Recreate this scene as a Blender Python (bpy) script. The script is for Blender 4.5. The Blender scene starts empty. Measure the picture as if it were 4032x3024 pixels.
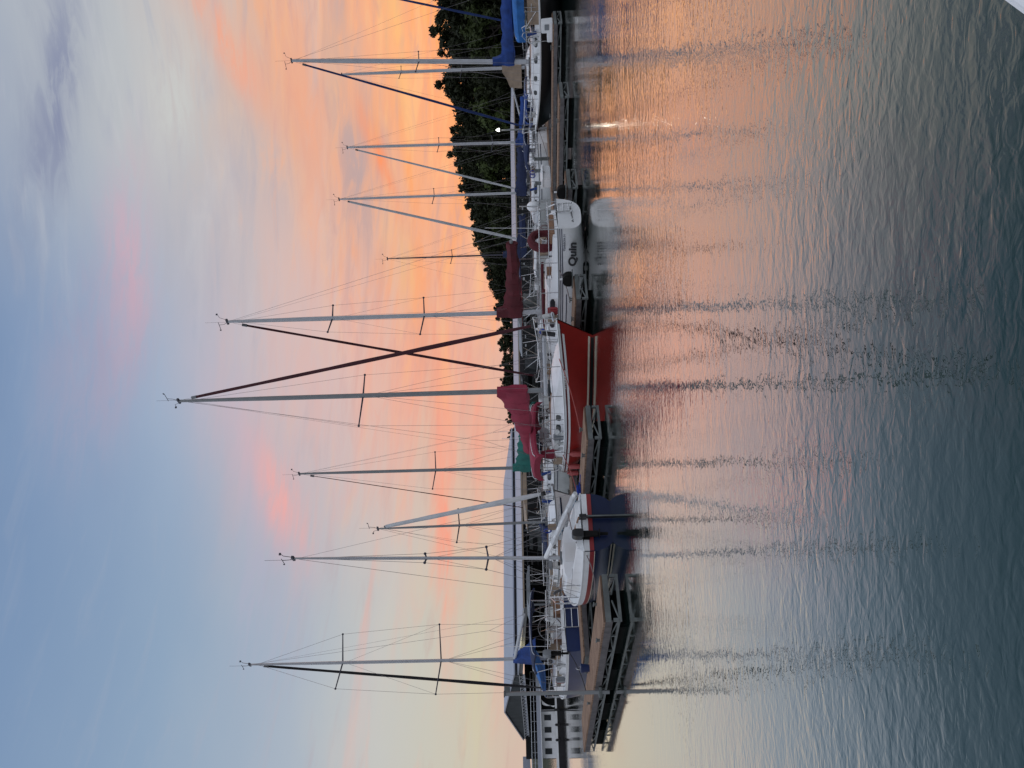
import bpy, math, random
from mathutils import Vector, Matrix
V = Vector
R = math.radians
random.seed(7)
sc = bpy.context.scene
COL = sc.collection

# ------------------------------------------------------------------ camera
# The photograph was taken upright and is stored lying on its side: world up is picture left,
# so the camera itself is rolled by a quarter turn (plus 1.7 degrees of hand tilt).
CAM_H = 1.8
pitch, roll = math.atan(68 / 2950.0), R(1.7)
cf = V((0, math.cos(pitch), math.sin(pitch)))
r0 = V((1, 0, 0)); u0 = V((0, -math.sin(pitch), math.cos(pitch)))
cr = r0 * math.cos(roll) - u0 * math.sin(roll)
cu = r0 * math.sin(roll) + u0 * math.cos(roll)
cam_d = bpy.data.cameras.new('camera')
cam = bpy.data.objects.new('camera', cam_d); COL.objects.link(cam)
m3 = Matrix((-cu, cr, -cf)).transposed()
cam.matrix_world = Matrix.Translation((0, 0, CAM_H)) @ m3.to_4x4()
cam_d.sensor_width = 36; cam_d.sensor_fit = 'HORIZONTAL'; cam_d.lens = 2950 / 4032 * 36
cam_d.clip_start = 0.05; cam_d.clip_end = 6000
sc.camera = cam

# ------------------------------------------------------------------ exposure, sun
sc.view_settings.view_transform = 'Standard'; sc.view_settings.look = 'None'
sc.view_settings.exposure = 0.0; sc.view_settings.gamma = 1.0
SUN_AZ, SUN_EL = R(24), R(2.5)
sd = V((math.sin(SUN_AZ) * math.cos(SUN_EL), math.cos(SUN_AZ) * math.cos(SUN_EL), math.sin(SUN_EL)))
sl = bpy.data.lights.new('sun', 'SUN'); sl.energy = 0.5; sl.angle = R(3); sl.color = (1, .62, .38)
so = bpy.data.objects.new('sun', sl); COL.objects.link(so)
so.rotation_euler = (-sd).to_track_quat('-Z', 'Y').to_euler()

# ------------------------------------------------------------------ node helper
class NT:
    def __init__(s, tree): s.t = tree; s.n = tree.nodes; s.l = tree.links
    def node(s, typ, **kw):
        n = s.n.new(typ)
        for k, v in kw.items(): setattr(n, k, v)
        return n
    def put(s, sock, v):
        if v is None: return
        if isinstance(v, bpy.types.NodeSocket): s.l.new(v, sock)
        else:
            if hasattr(sock, 'default_value'):
                if isinstance(v, (tuple, list)) and len(v) == 3 and len(sock.default_value) == 4: v = (*v, 1)
                sock.default_value = v
    def math(s, op, a, b=None, c=None, clamp=False):
        n = s.node('ShaderNodeMath', operation=op, use_clamp=clamp)
        s.put(n.inputs[0], a); s.put(n.inputs[1], b)
        if c is not None: s.put(n.inputs[2], c)
        return n.outputs[0]
    def mix(s, f, a, b, mode='MIX'):
        n = s.node('ShaderNodeMix', data_type='RGBA', blend_type=mode)
        s.put(n.inputs[0], f); s.put(n.inputs[6], a); s.put(n.inputs[7], b)
        return n.outputs[2]
    def ramp(s, f, stops, interp='LINEAR'):
        n = s.node('ShaderNodeValToRGB'); s.put(n.inputs[0], f)
        e = n.color_ramp.elements; n.color_ramp.interpolation = interp
        while len(e) < len(stops): e.new(0.5)
        for el, (p, c) in zip(e, stops):
            el.position = p; el.color = (*c, 1) if len(c) == 3 else c
        return n.outputs[0]
    def noise(s, vec, scale, detail=4, rough=.5, dist=0.0, lac=2.0):
        n = s.node('ShaderNodeTexNoise'); s.put(n.inputs['Vector'], vec)
        n.inputs['Scale'].default_value = scale; n.inputs['Detail'].default_value = detail
        n.inputs['Roughness'].default_value = rough; n.inputs['Distortion'].default_value = dist
        n.inputs['Lacunarity'].default_value = lac
        return n.outputs[0]
    def comb(s, x, y, z):
        n = s.node('ShaderNodeCombineXYZ')
        for i, v in enumerate((x, y, z)): s.put(n.inputs[i], v)
        return n.outputs[0]
    def smooth(s, v, a, b):
        n = s.node('ShaderNodeMapRange', interpolation_type='SMOOTHSTEP'); s.put(n.inputs[0], v)
        n.inputs[1].default_value = a; n.inputs[2].default_value = b
        return n.outputs[0]

def lin(r, g, b):
    f = lambda c: (c / 255 / 12.92) if c / 255 <= .04045 else ((c / 255 + .055) / 1.055) ** 2.4
    return (f(r), f(g), f(b))

# ------------------------------------------------------------------ sky (world)
w = bpy.data.worlds.new('World'); sc.world = w; w.use_nodes = True
T = NT(w.node_tree); T.n.clear()
geo = T.node('ShaderNodeNewGeometry')
tc = T.node('ShaderNodeTexCoord')
sep = T.node('ShaderNodeSeparateXYZ'); T.l.new(tc.outputs['Generated'], sep.inputs[0])
X, Y, Z = sep.outputs
az = T.math('MULTIPLY', T.math('ARCTAN2', X, Y), 57.2958)          # degrees, + to the right of the view
el = T.math('MULTIPLY', T.math('ARCSINE', Z), 57.2958)
wob = T.noise(T.comb(T.math('MULTIPLY', az, .045), T.math('MULTIPLY', el, .11), 3.1), 1.0, 5, .55)
wob2 = T.noise(T.comb(T.math('MULTIPLY', az, .03), T.math('MULTIPLY', el, .25), 9.1), 1.0, 6, .6, .4)
elw = T.math('ADD', el, T.math('MULTIPLY', T.math('SUBTRACT', wob, .5), 7.0))
e01 = T.math('DIVIDE', elw, 40.0, clamp=True)
left = T.ramp(e01, [(0, lin(216, 186, 172)), (.07, lin(212, 196, 178)), (.16, lin(205, 200, 184)), (.28, lin(200, 200, 196)),
                    (.42, lin(172, 184, 198)), (.62, lin(145, 168, 194)), (.85, lin(126, 152, 186)), (1, lin(118, 142, 178))])
mid = T.ramp(e01, [(0, lin(226, 178, 168)), (.08, lin(230, 180, 162)), (.2, lin(232, 184, 164)), (.34, lin(224, 192, 184)),
                   (.48, lin(202, 188, 194)), (.66, lin(162, 178, 202)), (.85, lin(130, 154, 188)), (1, lin(110, 136, 174))])
right = T.ramp(e01, [(0, lin(250, 160, 112)), (.12, lin(252, 160, 108)), (.24, lin(244, 172, 136)), (.36, lin(236, 176, 148)),
                     (.5, lin(212, 190, 180)), (.66, lin(190, 194, 198)), (.85, lin(158, 170, 190)), (1, lin(140, 156, 182))])
a1 = T.smooth(az, -20, 4); a2 = T.smooth(az, 3, 22)
base = T.mix(a2, T.mix(a1, left, mid), right)
# stretched cloud streaks, tilted a little, denser to the right
tilt = T.math('ADD', el, T.math('MULTIPLY', az, .10))
st = T.noise(T.comb(T.math('MULTIPLY', az, .05), T.math('MULTIPLY', tilt, .34), 1.7), 1.0, 7, .58, .6)
st2 = T.noise(T.comb(T.math('MULTIPLY', az, .11), T.math('MULTIPLY', tilt, .8), 5.7), 1.0, 6, .55, .5)
lowm = T.math('SUBTRACT', 1.0, T.smooth(el, 6, 26))
glow = T.mix(T.smooth(az, -6, 20), lin(255, 160, 136), lin(255, 164, 84))
f1 = T.math('MULTIPLY', T.smooth(st, .50, .70), T.math('MULTIPLY', lowm, T.math('ADD', .35, T.math('MULTIPLY', T.smooth(az, -25, 10), .5))))
c1 = T.mix(f1, base, glow)
grey = T.mix(T.smooth(el, 4, 25), lin(196, 158, 152), lin(170, 176, 192))
f2 = T.math('MULTIPLY', T.smooth(st2, .52, .74), T.math('SUBTRACT', 1, T.math('MULTIPLY', T.smooth(el, 18, 34), .6)))
c2 = T.mix(T.math('MULTIPLY', f2, T.math('ADD', .35, T.math('MULTIPLY', T.smooth(az, -5, 15), .4))), c1, grey)
f3 = T.math('MULTIPLY', T.smooth(st2, .50, .34), T.math('MULTIPLY', lowm, T.smooth(az, -30, 24)))
c2 = T.mix(T.math('MULTIPLY', f3, .5), c2, lin(254, 196, 142))
fw = T.math('MULTIPLY', T.smooth(st, .5, .3), T.math('MULTIPLY', T.smooth(el, 8, 16), T.smooth(az, -4, 18)))
c2 = T.mix(T.math('MULTIPLY', fw, .45), c2, lin(206, 208, 212))

st3 = T.noise(T.comb(T.math('MULTIPLY', az, .2), T.math('MULTIPLY', tilt, 1.25), 8.3), 1.0, 8, .62, .8)
def cloud(col_in, az0, el0, saz, sel, slope, colr, amt, rag=True):
    """one soft cloud bank of the sky, centred on a compass direction and an elevation"""
    dx = T.math('SUBTRACT', az, az0)
    dy = T.math('SUBTRACT', T.math('SUBTRACT', T.math('ADD', el, T.math('MULTIPLY', T.math('SUBTRACT', wob2, .5), 5.0 * sel / 1.6)), el0), T.math('MULTIPLY', dx, slope))
    d = T.math('ADD', T.math('POWER', T.math('ABSOLUTE', T.math('DIVIDE', dx, saz)), 2), T.math('POWER', T.math('ABSOLUTE', T.math('DIVIDE', dy, sel)), 2))
    f = T.math('MULTIPLY', T.math('POWER', 2.718, T.math('MULTIPLY', d, -1)), amt)
    if rag: f = T.math('MULTIPLY', f, T.math('ADD', .45, T.math('MULTIPLY', T.smooth(st3, .36, .62), .75)), clamp=True)
    return T.mix(f, col_in, colr)
f4 = T.math('MULTIPLY', T.smooth(st3, .48, .72), T.math('MULTIPLY', T.math('SUBTRACT', 1.0, T.smooth(el, 12, 24)), T.smooth(az, -18, 12)))
c = T.mix(T.math('MULTIPLY', f4, .62), c2, lin(204, 154, 150))
f5 = T.math('MULTIPLY', T.smooth(st3, .46, .30), T.math('MULTIPLY', T.math('SUBTRACT', 1.0, T.smooth(el, 12, 24)), T.smooth(az, -14, 14)))
c = T.mix(T.math('MULTIPLY', f5, .55), c, lin(255, 178, 134))
c = cloud(c, -7.9, 18.7, 4.0, 1.2, .30, lin(252, 172, 162), 1.0)     # coral cloud left of the tallest mast
c = cloud(c, -5.0, 21.0, 6.0, 1.6, .22, lin(204, 182, 194), .6)
c = cloud(c, -14, 19.4, 7, 2.2, .12, lin(176, 178, 198), .6)
c = cloud(c, -11, 6.6, 8, .8, .02, lin(252, 164, 140), .85)
c = cloud(c, -1.0, 4.6, 7, .8, .03, lin(248, 168, 146), .6)
c = cloud(c, 0, 11.5, 9, 1.6, .03, lin(238, 176, 158), .55)
c = cloud(c, 8.5, 28.2, 8, 1.7, -.20, lin(208, 176, 190), .9)          # faint pink band high up
c = cloud(c, 3, 16.5, 10, 2.6, .05, lin(222, 186, 182), .75)
c = cloud(c, 12, 20.5, 7, 2.0, .0, lin(196, 188, 192), .6)
c = cloud(c, 3, 30.5, 7, 2.5, -.12, lin(158, 160, 186), .55)
c = cloud(c, 22, 30.3, 9, 1.5, -.30, lin(136, 144, 172), .8)           # slate band at the upper right
c = cloud(c, 14, 24.0, 8, 2.0, -.10, lin(176, 178, 190), .5)
c = cloud(c, 22, 23.5, 6, 1.6, -.1, lin(204, 206, 204), .75)
c = cloud(c, 17, 18.2, 9, 1.8, .12, lin(190, 182, 184), .55)
c = cloud(c, 16.5, 13.0, 6, 2.2, .10, lin(190, 164, 164), 1.0)         # mauve-grey bank over the right masts
c = cloud(c, 24, 12.5, 4, 1.8, .0, lin(214, 176, 158), .6)
c = cloud(c, 25, 19.4, 4.5, 1.2, .40, lin(248, 170, 140), .75)
c = cloud(c, 20, 15.0, 5, 1.1, .15, lin(248, 172, 136), .6)
c = cloud(c, 13, 15.4, 5, .9, -.1, lin(244, 180, 150), .6)
c = cloud(c, 17, 10.6, 4, .55, .25, lin(255, 150, 104), .8)
c = cloud(c, 25, 8.6, 7, .9, .05, lin(255, 196, 122), .55)
c = cloud(c, 16, 8.4, 5, .8, .2, lin(254, 164, 108), .7)
c = cloud(c, 4, 7.5, 6, .8, .05, lin(246, 164, 136), .6)
c = cloud(c, 9, 17.5, 6, 1.8, .1, lin(222, 190, 182), .5)
c = cloud(c, 9, 9.5, 3.5, 1.2, .15, lin(250, 190, 132), .6)
c = cloud(c, -22, 4.4, 8, .8, .0, lin(212, 204, 172), .5)
c = cloud(c, -18, 2.2, 10, .9, .0, lin(214, 182, 172), .7)
c = cloud(c, -24, 12.5, 6, 1.0, -.2, lin(208, 196, 192), .5)
# the half of the sky behind the photographer: plain blue-grey dusk
back = T.ramp(T.math('DIVIDE', el, 90.0, clamp=True), [(0, lin(52, 58, 60)), (.05, lin(66, 72, 78)), (.11, lin(176, 180, 194)), (.3, lin(232, 236, 248)), (1, lin(214, 224, 242))])
bf = T.math('MAXIMUM', T.smooth(T.math('ABSOLUTE', az), 38, 80), T.smooth(el, 40, 62))
c = T.mix(bf, c, back)
c = T.mix(T.smooth(el, -1.0, -3.0), c, (.03, .035, .04))
bg1 = T.node('ShaderNodeBackground'); T.l.new(c, bg1.inputs[0]); bg1.inputs[1].default_value = 0.94
sky = T.node('ShaderNodeTexSky', sky_type='NISHITA'); sky.sun_disc = False
sky.sun_elevation = SUN_EL; sky.sun_rotation = SUN_AZ
bg2 = T.node('ShaderNodeBackground'); T.l.new(sky.outputs[0], bg2.inputs[0]); bg2.inputs[1].default_value = 0.006
addn = T.node('ShaderNodeAddShader'); T.l.new(bg1.outputs[0], addn.inputs[0]); T.l.new(bg2.outputs[0], addn.inputs[1])
wo = T.node('ShaderNodeOutputWorld'); T.l.new(addn.outputs[0], wo.inputs[0])

# ------------------------------------------------------------------ materials
MATS = {}
def mat(name, colr, rough=.5, metal=0.0, var=.12, vscale=3.0, bump=0.0, bscale=30.0, spec=.5, stain=None):
    if name in MATS: return MATS[name]
    m = bpy.data.materials.new(name); m.use_nodes = True; MATS[name] = m
    t = NT(m.node_tree); b = t.n['Principled BSDF']
    tcn = t.node('ShaderNodeTexCoord').outputs['Object']
    n = t.noise(tcn, vscale, 5, .6)
    lo = tuple(c * (1 - var) for c in colr); hi = tuple(min(1, c * (1 + var)) for c in colr)
    cc = t.ramp(n, [(.3, lo), (.7, hi)])
    if stain:
        n2 = t.noise(tcn, vscale * .4, 6, .7, .5)
        cc = t.mix(t.math('MULTIPLY', t.smooth(n2, .52, .72), .55), cc, stain)
    t.l.new(cc, b.inputs['Base Color'])
    b.inputs['Roughness'].default_value = rough; b.inputs['Metallic'].default_value = metal
    b.inputs['Specular IOR Level'].default_value = spec
    if bump:
        bn = t.node('ShaderNodeBump'); bn.inputs['Strength'].default_value = bump; bn.inputs['Distance'].default_value = .02
        t.l.new(t.noise(tcn, bscale, 4, .6), bn.inputs['Height']); t.l.new(bn.outputs[0], b.inputs['Normal'])
    return m
def emit(name, colr, s):
    m = bpy.data.materials.new(name); m.use_nodes = True; MATS[name] = m
    b = m.node_tree.nodes['Principled BSDF']; b.inputs['Base Color'].default_value = (*colr, 1)
    b.inputs['Emission Color'].default_value = (*colr, 1); b.inputs['Emission Strength'].default_value = s
    return m
GEL = mat('white_gelcoat', (.76, .78, .80), .35, var=.06, stain=(.58, .58, .55))
GEL2 = mat('old_white_gelcoat', (.52, .54, .54), .45, var=.12, stain=(.5, .5, .47))
CREAM = mat('cream_paint', (.62, .58, .48), .5)
DECKW = mat('deck_white', (.70, .72, .73), .6, var=.06, stain=(.55, .55, .53))
RED = mat('red_hull_paint', (.27, .014, .010), .32, var=.14, vscale=2, stain=(.17, .012, .01))
MAROON = mat('maroon_canvas', (.085, .008, .014), .85, var=.25, bump=.5, bscale=9)
CRIM = mat('crimson_canvas', (.25, .022, .05), .85, var=.2, bump=.5, bscale=8)
NAVY = mat('navy_hull_paint', (.008, .016, .055), .25, var=.15)
NAVY2 = mat('blue_hull_paint', (.015, .032, .11), .35, var=.15, vscale=1.5)
FURLM = mat('dark_maroon_sailcloth', (.05, .006, .012), .85, var=.3)
FURLB = mat('dark_blue_sailcloth', (.008, .028, .12), .85, var=.3)
BLACKH = mat('black_hull_paint', (.006, .005, .0055), .3, var=.2)
BLUEC = mat('royal_blue_canvas', (.011, .045, .20), .85, var=.35, bump=.5, bscale=9)
BLUEL = mat('bright_blue_canvas', (.02, .12, .36), .85, var=.3, bump=.4, bscale=9)
NAVYC = mat('navy_canvas', (.012, .022, .07), .85, var=.25, bump=.5, bscale=9)
GREENC = mat('green_canvas', (.012, .13, .11), .85, var=.25, bump=.5, bscale=9)
TANC = mat('tan_canvas', (.30, .23, .17), .85, var=.2, bump=.5, bscale=9)
BLACKC = mat('black_canvas', (.014, .013, .016), .85, var=.3)
GREYC = mat('pale_sailcloth', (.50, .52, .54), .8, var=.12, bump=.4, bscale=8)
ALU = mat('grey_aluminium', (.22, .235, .245), .45, .2, var=.1)
ALUD = mat('dark_aluminium', (.13, .14, .15), .4, .35, var=.1)
ALUW = mat('pale_mast_paint', (.44, .46, .49), .45, .1, var=.08)
STEEL = mat('stainless_steel', (.62, .63, .65), .25, .8, var=.05)
WIRE = mat('rigging_wire', (.20, .19, .20), .5, .4)
WIRED = mat('dark_spar', (.04, .04, .06), .5)
GLASS = mat('dark_window', (.035, .04, .045), .12, var=.3)
TEAK = mat('teak_wood', (.22, .12, .07), .6, var=.25, vscale=8)
RUBBER = mat('black_rubber', (.008, .008, .008), .8, spec=.2)
BLACK = mat('black_plastic', (.015, .015, .017), .4)
ROPE = mat('mooring_rope', (.20, .16, .16), .9)
ROPER = mat('red_rope', (.34, .09, .08), .9)
BLUEROPE = mat('blue_rope', (.01, .04, .30), .9)
FENDER = mat('pinkish_fender_vinyl', (.34, .06, .06), .55)
FLOAT = mat('black_dock_float', (.007, .0075, .0075), .95, var=.3, spec=.1)
GALV = mat('galvanised_truss', (.125, .14, .14), .6, .2, var=.3, vscale=4)
FASCIA = mat('grey_dock_board', (.13, .122, .125), .95, spec=.15, var=.3, vscale=5, bump=.3, stain=(.08, .075, .075))
ROOF = mat('pale_metal_roof', (.34, .37, .44), .45, .2, var=.06, vscale=.5)
ROOFD = mat('painted_gap_shade', (.02, .02, .024), .8)  # near-black colour for the shade between the roof tiers
TRIMT = mat('tan_eave_trim', (.30, .24, .18), .7)
SCREEN = mat('dark_gable_screen', (.035, .042, .045), .9, var=.3, vscale=1)
SHEDW = mat('shed_steel', (.12, .13, .14), .7)
SHADE = mat('painted_interior_shade', (.008, .009, .010), .9)  # near-black colour that stands for shade under roofs and in openings
REDP = mat('red_paint', (.26, .02, .025), .4)
BLUEST = mat('navy_stripe', (.012, .018, .06), .4)
PALEB = mat('pale_blue_cloth', (.12, .30, .44), .85)
DARKT = mat('black_lettering', (.01, .01, .012), .6)
SILT = mat('charcoal_lettering', (.06, .06, .065), .5, var=.3)
WHITET = mat('white_lettering', (.75, .75, .75), .6)
GREYF = mat('mid_grey_fibreglass', (.20, .22, .24), .6, var=.2)
LAMPW = emit('lamp_white', (1, .98, .88), 3)
LAMPY = emit('lamp_yellow', (1, .86, .42), 9)

def deck_mat():
    m = bpy.data.materials.new('weathered_deck_planks'); m.use_nodes = True
    t = NT(m.node_tree); b = t.n['Principled BSDF']
    o = t.node('ShaderNodeTexCoord').outputs['Object']
    wv = t.node('ShaderNodeTexWave', wave_type='BANDS', bands_direction='X'); t.l.new(o, wv.inputs[0])
    wv.inputs['Scale'].default_value = 2.1; wv.inputs['Distortion'].default_value = .15
    n = t.noise(o, 3, 6, .65, .4); n2 = t.noise(o, 25, 3)
    cc = t.ramp(n, [(.3, (.17, .11, .08)), (.55, (.28, .185, .13)), (.75, (.36, .255, .185))])
    cc = t.mix(t.math('MULTIPLY', t.smooth(wv.outputs[1], .12, .02), .6), cc, (.06, .04, .03))
    t.l.new(cc, b.inputs['Base Color']); b.inputs['Roughness'].default_value = .95; b.inputs['Specular IOR Level'].default_value = .15
    bn = t.node('ShaderNodeBump'); bn.inputs['Strength'].default_value = .4; t.l.new(n2, bn.inputs['Height'])
    t.l.new(bn.outputs[0], b.inputs['Normal']); return m
DECK = deck_mat()

def leaf_mat(name, c1, c2):
    m = bpy.data.materials.new(name); m.use_nodes = True
    t = NT(m.node_tree); b = t.n['Principled BSDF']
    o = t.node('ShaderNodeTexCoord').outputs['Object']
    n = t.noise(o, .9, 4, .6)
    rnd = t.node('ShaderNodeObjectInfo').outputs['Random']
    cc = t.mix(n, c1, c2)
    hsv = t.node('ShaderNodeHueSaturation'); t.l.new(cc, hsv.inputs['Color'])
    t.l.new(t.math('ADD', .7, t.math('MULTIPLY', rnd, .6)), hsv.inputs['Value'])
    t.l.new(hsv.outputs[0], b.inputs['Base Color']); b.inputs['Roughness'].default_value = .7
    b.inputs['Specular IOR Level'].default_value = .2
    return m
LEAF = [leaf_mat('dark_oak_leaves', (.010, .014, .006), (.026, .031, .011)), leaf_mat('green_leaves', (.022, .034, .010), (.058, .078, .02))]
BARK = mat('bark', (.06, .05, .042), .9, var=.3)

# ------------------------------------------------------------------ objects
def tag(o, label=None, cat=None, group=None, kind=None):
    if label: o['label'] = label
    if cat: o['category'] = cat
    if group: o['group'] = group
    if kind: o['kind'] = kind
    return o
def thing(name, loc, ang, label, cat, group=None, parent=None):
    """an Empty at the thing's base; ang turns local +x away from world +x (radians)"""
    o = bpy.data.objects.new(name, None); COL.objects.link(o); o.empty_display_size = .2
    o.location = loc; o.rotation_euler = (0, 0, ang)
    return tag(o, label, cat, group)

class MB:
    def __init__(s): s.v = []; s.f = []
    def add(s, vs, fs):
        k = len(s.v); s.v += [tuple(p) for p in vs]; s.f += [tuple(i + k for i in f) for f in fs]; return s
    def box(s, c, d, rz=0.0, rx=0.0, ry=0.0):
        m = Matrix.Translation(c) @ Matrix.Rotation(rz, 4, 'Z') @ Matrix.Rotation(ry, 4, 'Y') @ Matrix.Rotation(rx, 4, 'X')
        vs = [m @ V((x * d[0] / 2, y * d[1] / 2, z * d[2] / 2)) for x in (-1, 1) for y in (-1, 1) for z in (-1, 1)]
        return s.add(vs, [(0, 1, 3, 2), (4, 6, 7, 5), (0, 4, 5, 1), (2, 3, 7, 6), (0, 2, 6, 4), (1, 5, 7, 3)])
    def rings(s, rs, closed=True, cap=True):
        n = len(rs[0]); k = len(s.v)
        for r_ in rs: s.v += [tuple(p) for p in r_]
        for i in range(len(rs) - 1):
            for j in range(n if closed else n - 1):
                a = k + i * n + j; b = k + i * n + (j + 1) % n
                s.f.append((a, b, b + n, a + n))
        if cap and closed:
            s.f.append(tuple(k + j for j in reversed(range(n)))); s.f.append(tuple(k + (len(rs) - 1) * n + j for j in range(n)))
        return s
    def tube(s, pts, r, seg=6, flat=1.0):
        pts = [V(p) for p in pts]; rr = r if isinstance(r, (list, tuple)) else [r] * len(pts)
        rs = []; prev = None
        for i, p in enumerate(pts):
            d = (pts[min(i + 1, len(pts) - 1)] - pts[max(i - 1, 0)])
            if d.length < 1e-9: d = V((0, 0, 1))
            d.normalize()
            up = V((0, 0, 1)) if abs(d.z) < .92 else V((1, 0, 0))
            if prev is not None: up = prev
            x = d.cross(up)
            if x.length < 1e-6: x = d.cross(V((0, 1, 0)))
            x.normalize(); y = x.cross(d).normalized(); prev = y
            rs.append([p + x * (math.cos(2 * math.pi * j / seg) * rr[i] * flat) + y * (math.sin(2 * math.pi * j / seg) * rr[i]) for j in range(seg)])
        return s.rings(rs)
    def prism(s, poly, h0, h1, axis='z'):
        def pt(p, h): return (p[0], p[1], h) if axis == 'z' else ((p[0], h, p[1]) if axis == 'y' else (h, p[0], p[1]))
        return s.rings([[pt(p, h0) for p in poly], [pt(p, h1) for p in poly]])
    def ball(s, c, r, nu=10, nv=7):
        r = r if isinstance(r, (tuple, list)) else (r, r, r); rs = []
        for i in range(nv + 1):
            t = math.pi * min(max(i / nv, .02), .98)
            rs.append([(c[0] + r[0] * math.sin(t) * math.cos(2 * math.pi * j / nu), c[1] + r[1] * math.sin(t) * math.sin(2 * math.pi * j / nu), c[2] + r[2] * math.cos(t)) for j in range(nu)])
        return s.rings(rs)
    def torus(s, c, R_, r, nrm='x', n=20, m=6):
        rs = []
        for i in range(n + 1):
            t = 2 * math.pi * i / n; ring = []
            for j in range(m):
                p = 2 * math.pi * j / m; q = R_ + r * math.cos(p)
                a, b, h = q * math.cos(t), q * math.sin(t), r * math.sin(p)
                o = {'x': (h, a, b), 'y': (a, h, b), 'z': (a, b, h)}[nrm]
                ring.append((c[0] + o[0], c[1] + o[1], c[2] + o[2]))
            rs.append(ring)
        return s.rings(rs, cap=False)
    def build(s, name, m, parent=None, smooth=False, bevel=0.0, label=None):
        me = bpy.data.meshes.new(name); me.from_pydata(s.v, [], s.f); me.update()
        me.materials.append(m)
        import bmesh
        bm = bmesh.new(); bm.from_mesh(me); bmesh.ops.recalc_face_normals(bm, faces=bm.faces[:])
        if bevel: bmesh.ops.bevel(bm, geom=bm.edges[:], offset=bevel, segments=2, affect='EDGES', clamp_overlap=True)
        bm.to_mesh(me); bm.free()
        if smooth:
            for p in me.polygons: p.use_smooth = True
            try: me.set_sharp_from_angle(angle=R(38))
            except Exception: pass
        o = bpy.data.objects.new(name, me); COL.objects.link(o)
        if parent: o.parent = parent
        if label: o['label'] = label
        return o
def mb(): return MB()

def writing(name, text, size, m, parent, loc, xdir, nrm, shear=0.0, align='CENTER', sx=1.0, bold=.012):
    cu_ = bpy.data.curves.new(name, 'FONT'); cu_.body = text; cu_.size = size; cu_.extrude = .002; cu_.align_x = align; cu_.shear = shear
    cu_.resolution_u = 3; cu_.offset = size * bold
    to = bpy.data.objects.new(name + '_tmp', cu_); COL.objects.link(to)
    dg = bpy.context.evaluated_depsgraph_get()
    me = bpy.data.meshes.new_from_object(to.evaluated_get(dg)); bpy.data.objects.remove(to)
    me.materials.clear(); me.materials.append(m)
    x = V(xdir).normalized(); n = V(nrm).normalized(); y = n.cross(x).normalized(); n = x.cross(y)
    mt = Matrix((x * sx, y, n)).transposed().to_4x4(); mt.translation = loc
    me.transform(mt)
    o = bpy.data.objects.new(name, me); COL.objects.link(o); o.parent = parent
    return o

# ------------------------------------------------------------------ water
def make_water():
    m = bpy.data.materials.new('lake_water'); m.use_nodes = True
    t = NT(m.node_tree); b = t.n['Principled BSDF']
    o = t.node('ShaderNodeTexCoord').outputs['Object']
    t.n.remove(b); out = t.n['Material Output']
    mp = t.node('ShaderNodeMapping'); t.l.new(o, mp.inputs[0]); mp.inputs['Rotation'].default_value = (0, 0, R(28)); mp.inputs['Scale'].default_value = (1, 1.7, 1)
    n0 = t.noise(mp.outputs[0], .6, 2, .4, .3)
    n1 = t.noise(mp.outputs[0], 3.2, 2, .45, .5)
    n2 = t.noise(mp.outputs[0], 9.5, 2, .5, .6)
    n3 = t.noise(o, 20, 2, .5, .3)
    patch = t.smooth(t.noise(mp.outputs[0], .16, 3, .55, .6), .34, .64)
    sp = t.node('ShaderNodeSeparateXYZ'); t.l.new(o, sp.inputs[0])
    # the basin between the docks lies sheltered, so ripples die down towards them
    calm = t.math('SUBTRACT', 1.0, t.math('MULTIPLY', t.smooth(t.math('ADD', sp.outputs[1], t.math('MULTIPLY', sp.outputs[0], -.75)), 9, 21), .82))
    h = t.math('ADD', t.math('ADD', t.math('MULTIPLY', n0, .0025), t.math('MULTIPLY', n1, .0066)), t.math('ADD', t.math('MULTIPLY', n2, .0038), t.math('MULTIPLY', n3, .0009)))
    h = t.math('MULTIPLY', h, t.math('MULTIPLY', calm, t.math('ADD', .42, t.math('MULTIPLY', patch, .85))))
    bn = t.node('ShaderNodeBump'); bn.inputs['Strength'].default_value = 1; bn.inputs['Distance'].default_value = 1.0
    t.l.new(h, bn.inputs['Height'])
    df = t.node('ShaderNodeBsdfDiffuse'); df.inputs[0].default_value = (.014, .037, .032, 1)
    gl = t.node('ShaderNodeBsdfGlossy'); gl.inputs['Roughness'].default_value = .015; gl.inputs[0].default_value = (.98, .96, .94, 1)
    lw = t.node('ShaderNodeLayerWeight')
    for n_ in (gl, lw): t.l.new(bn.outputs[0], n_.inputs['Normal'])
    fr = t.ramp(lw.outputs['Facing'], [(.0, (.03, .03, .03)), (.42, (.06, .06, .06)), (.56, (.18, .18, .18)), (.70, (.56, .56, .56)), (.86, (.86, .86, .86)), (1, (1, 1, 1))])
    mx = t.node('ShaderNodeMixShader'); t.l.new(fr, mx.inputs[0]); t.l.new(df.outputs[0], mx.inputs[1]); t.l.new(gl.outputs[0], mx.inputs[2])
    t.l.new(mx.outputs[0], out.inputs[0])
    s = 2500
    o_ = mb().add([(-s, -60, 0), (s, -60, 0), (s, s, 0), (-s, s, 0)], [(0, 1, 2, 3)]).build('water', m)
    tag(o_, kind='structure')
make_water()

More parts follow.
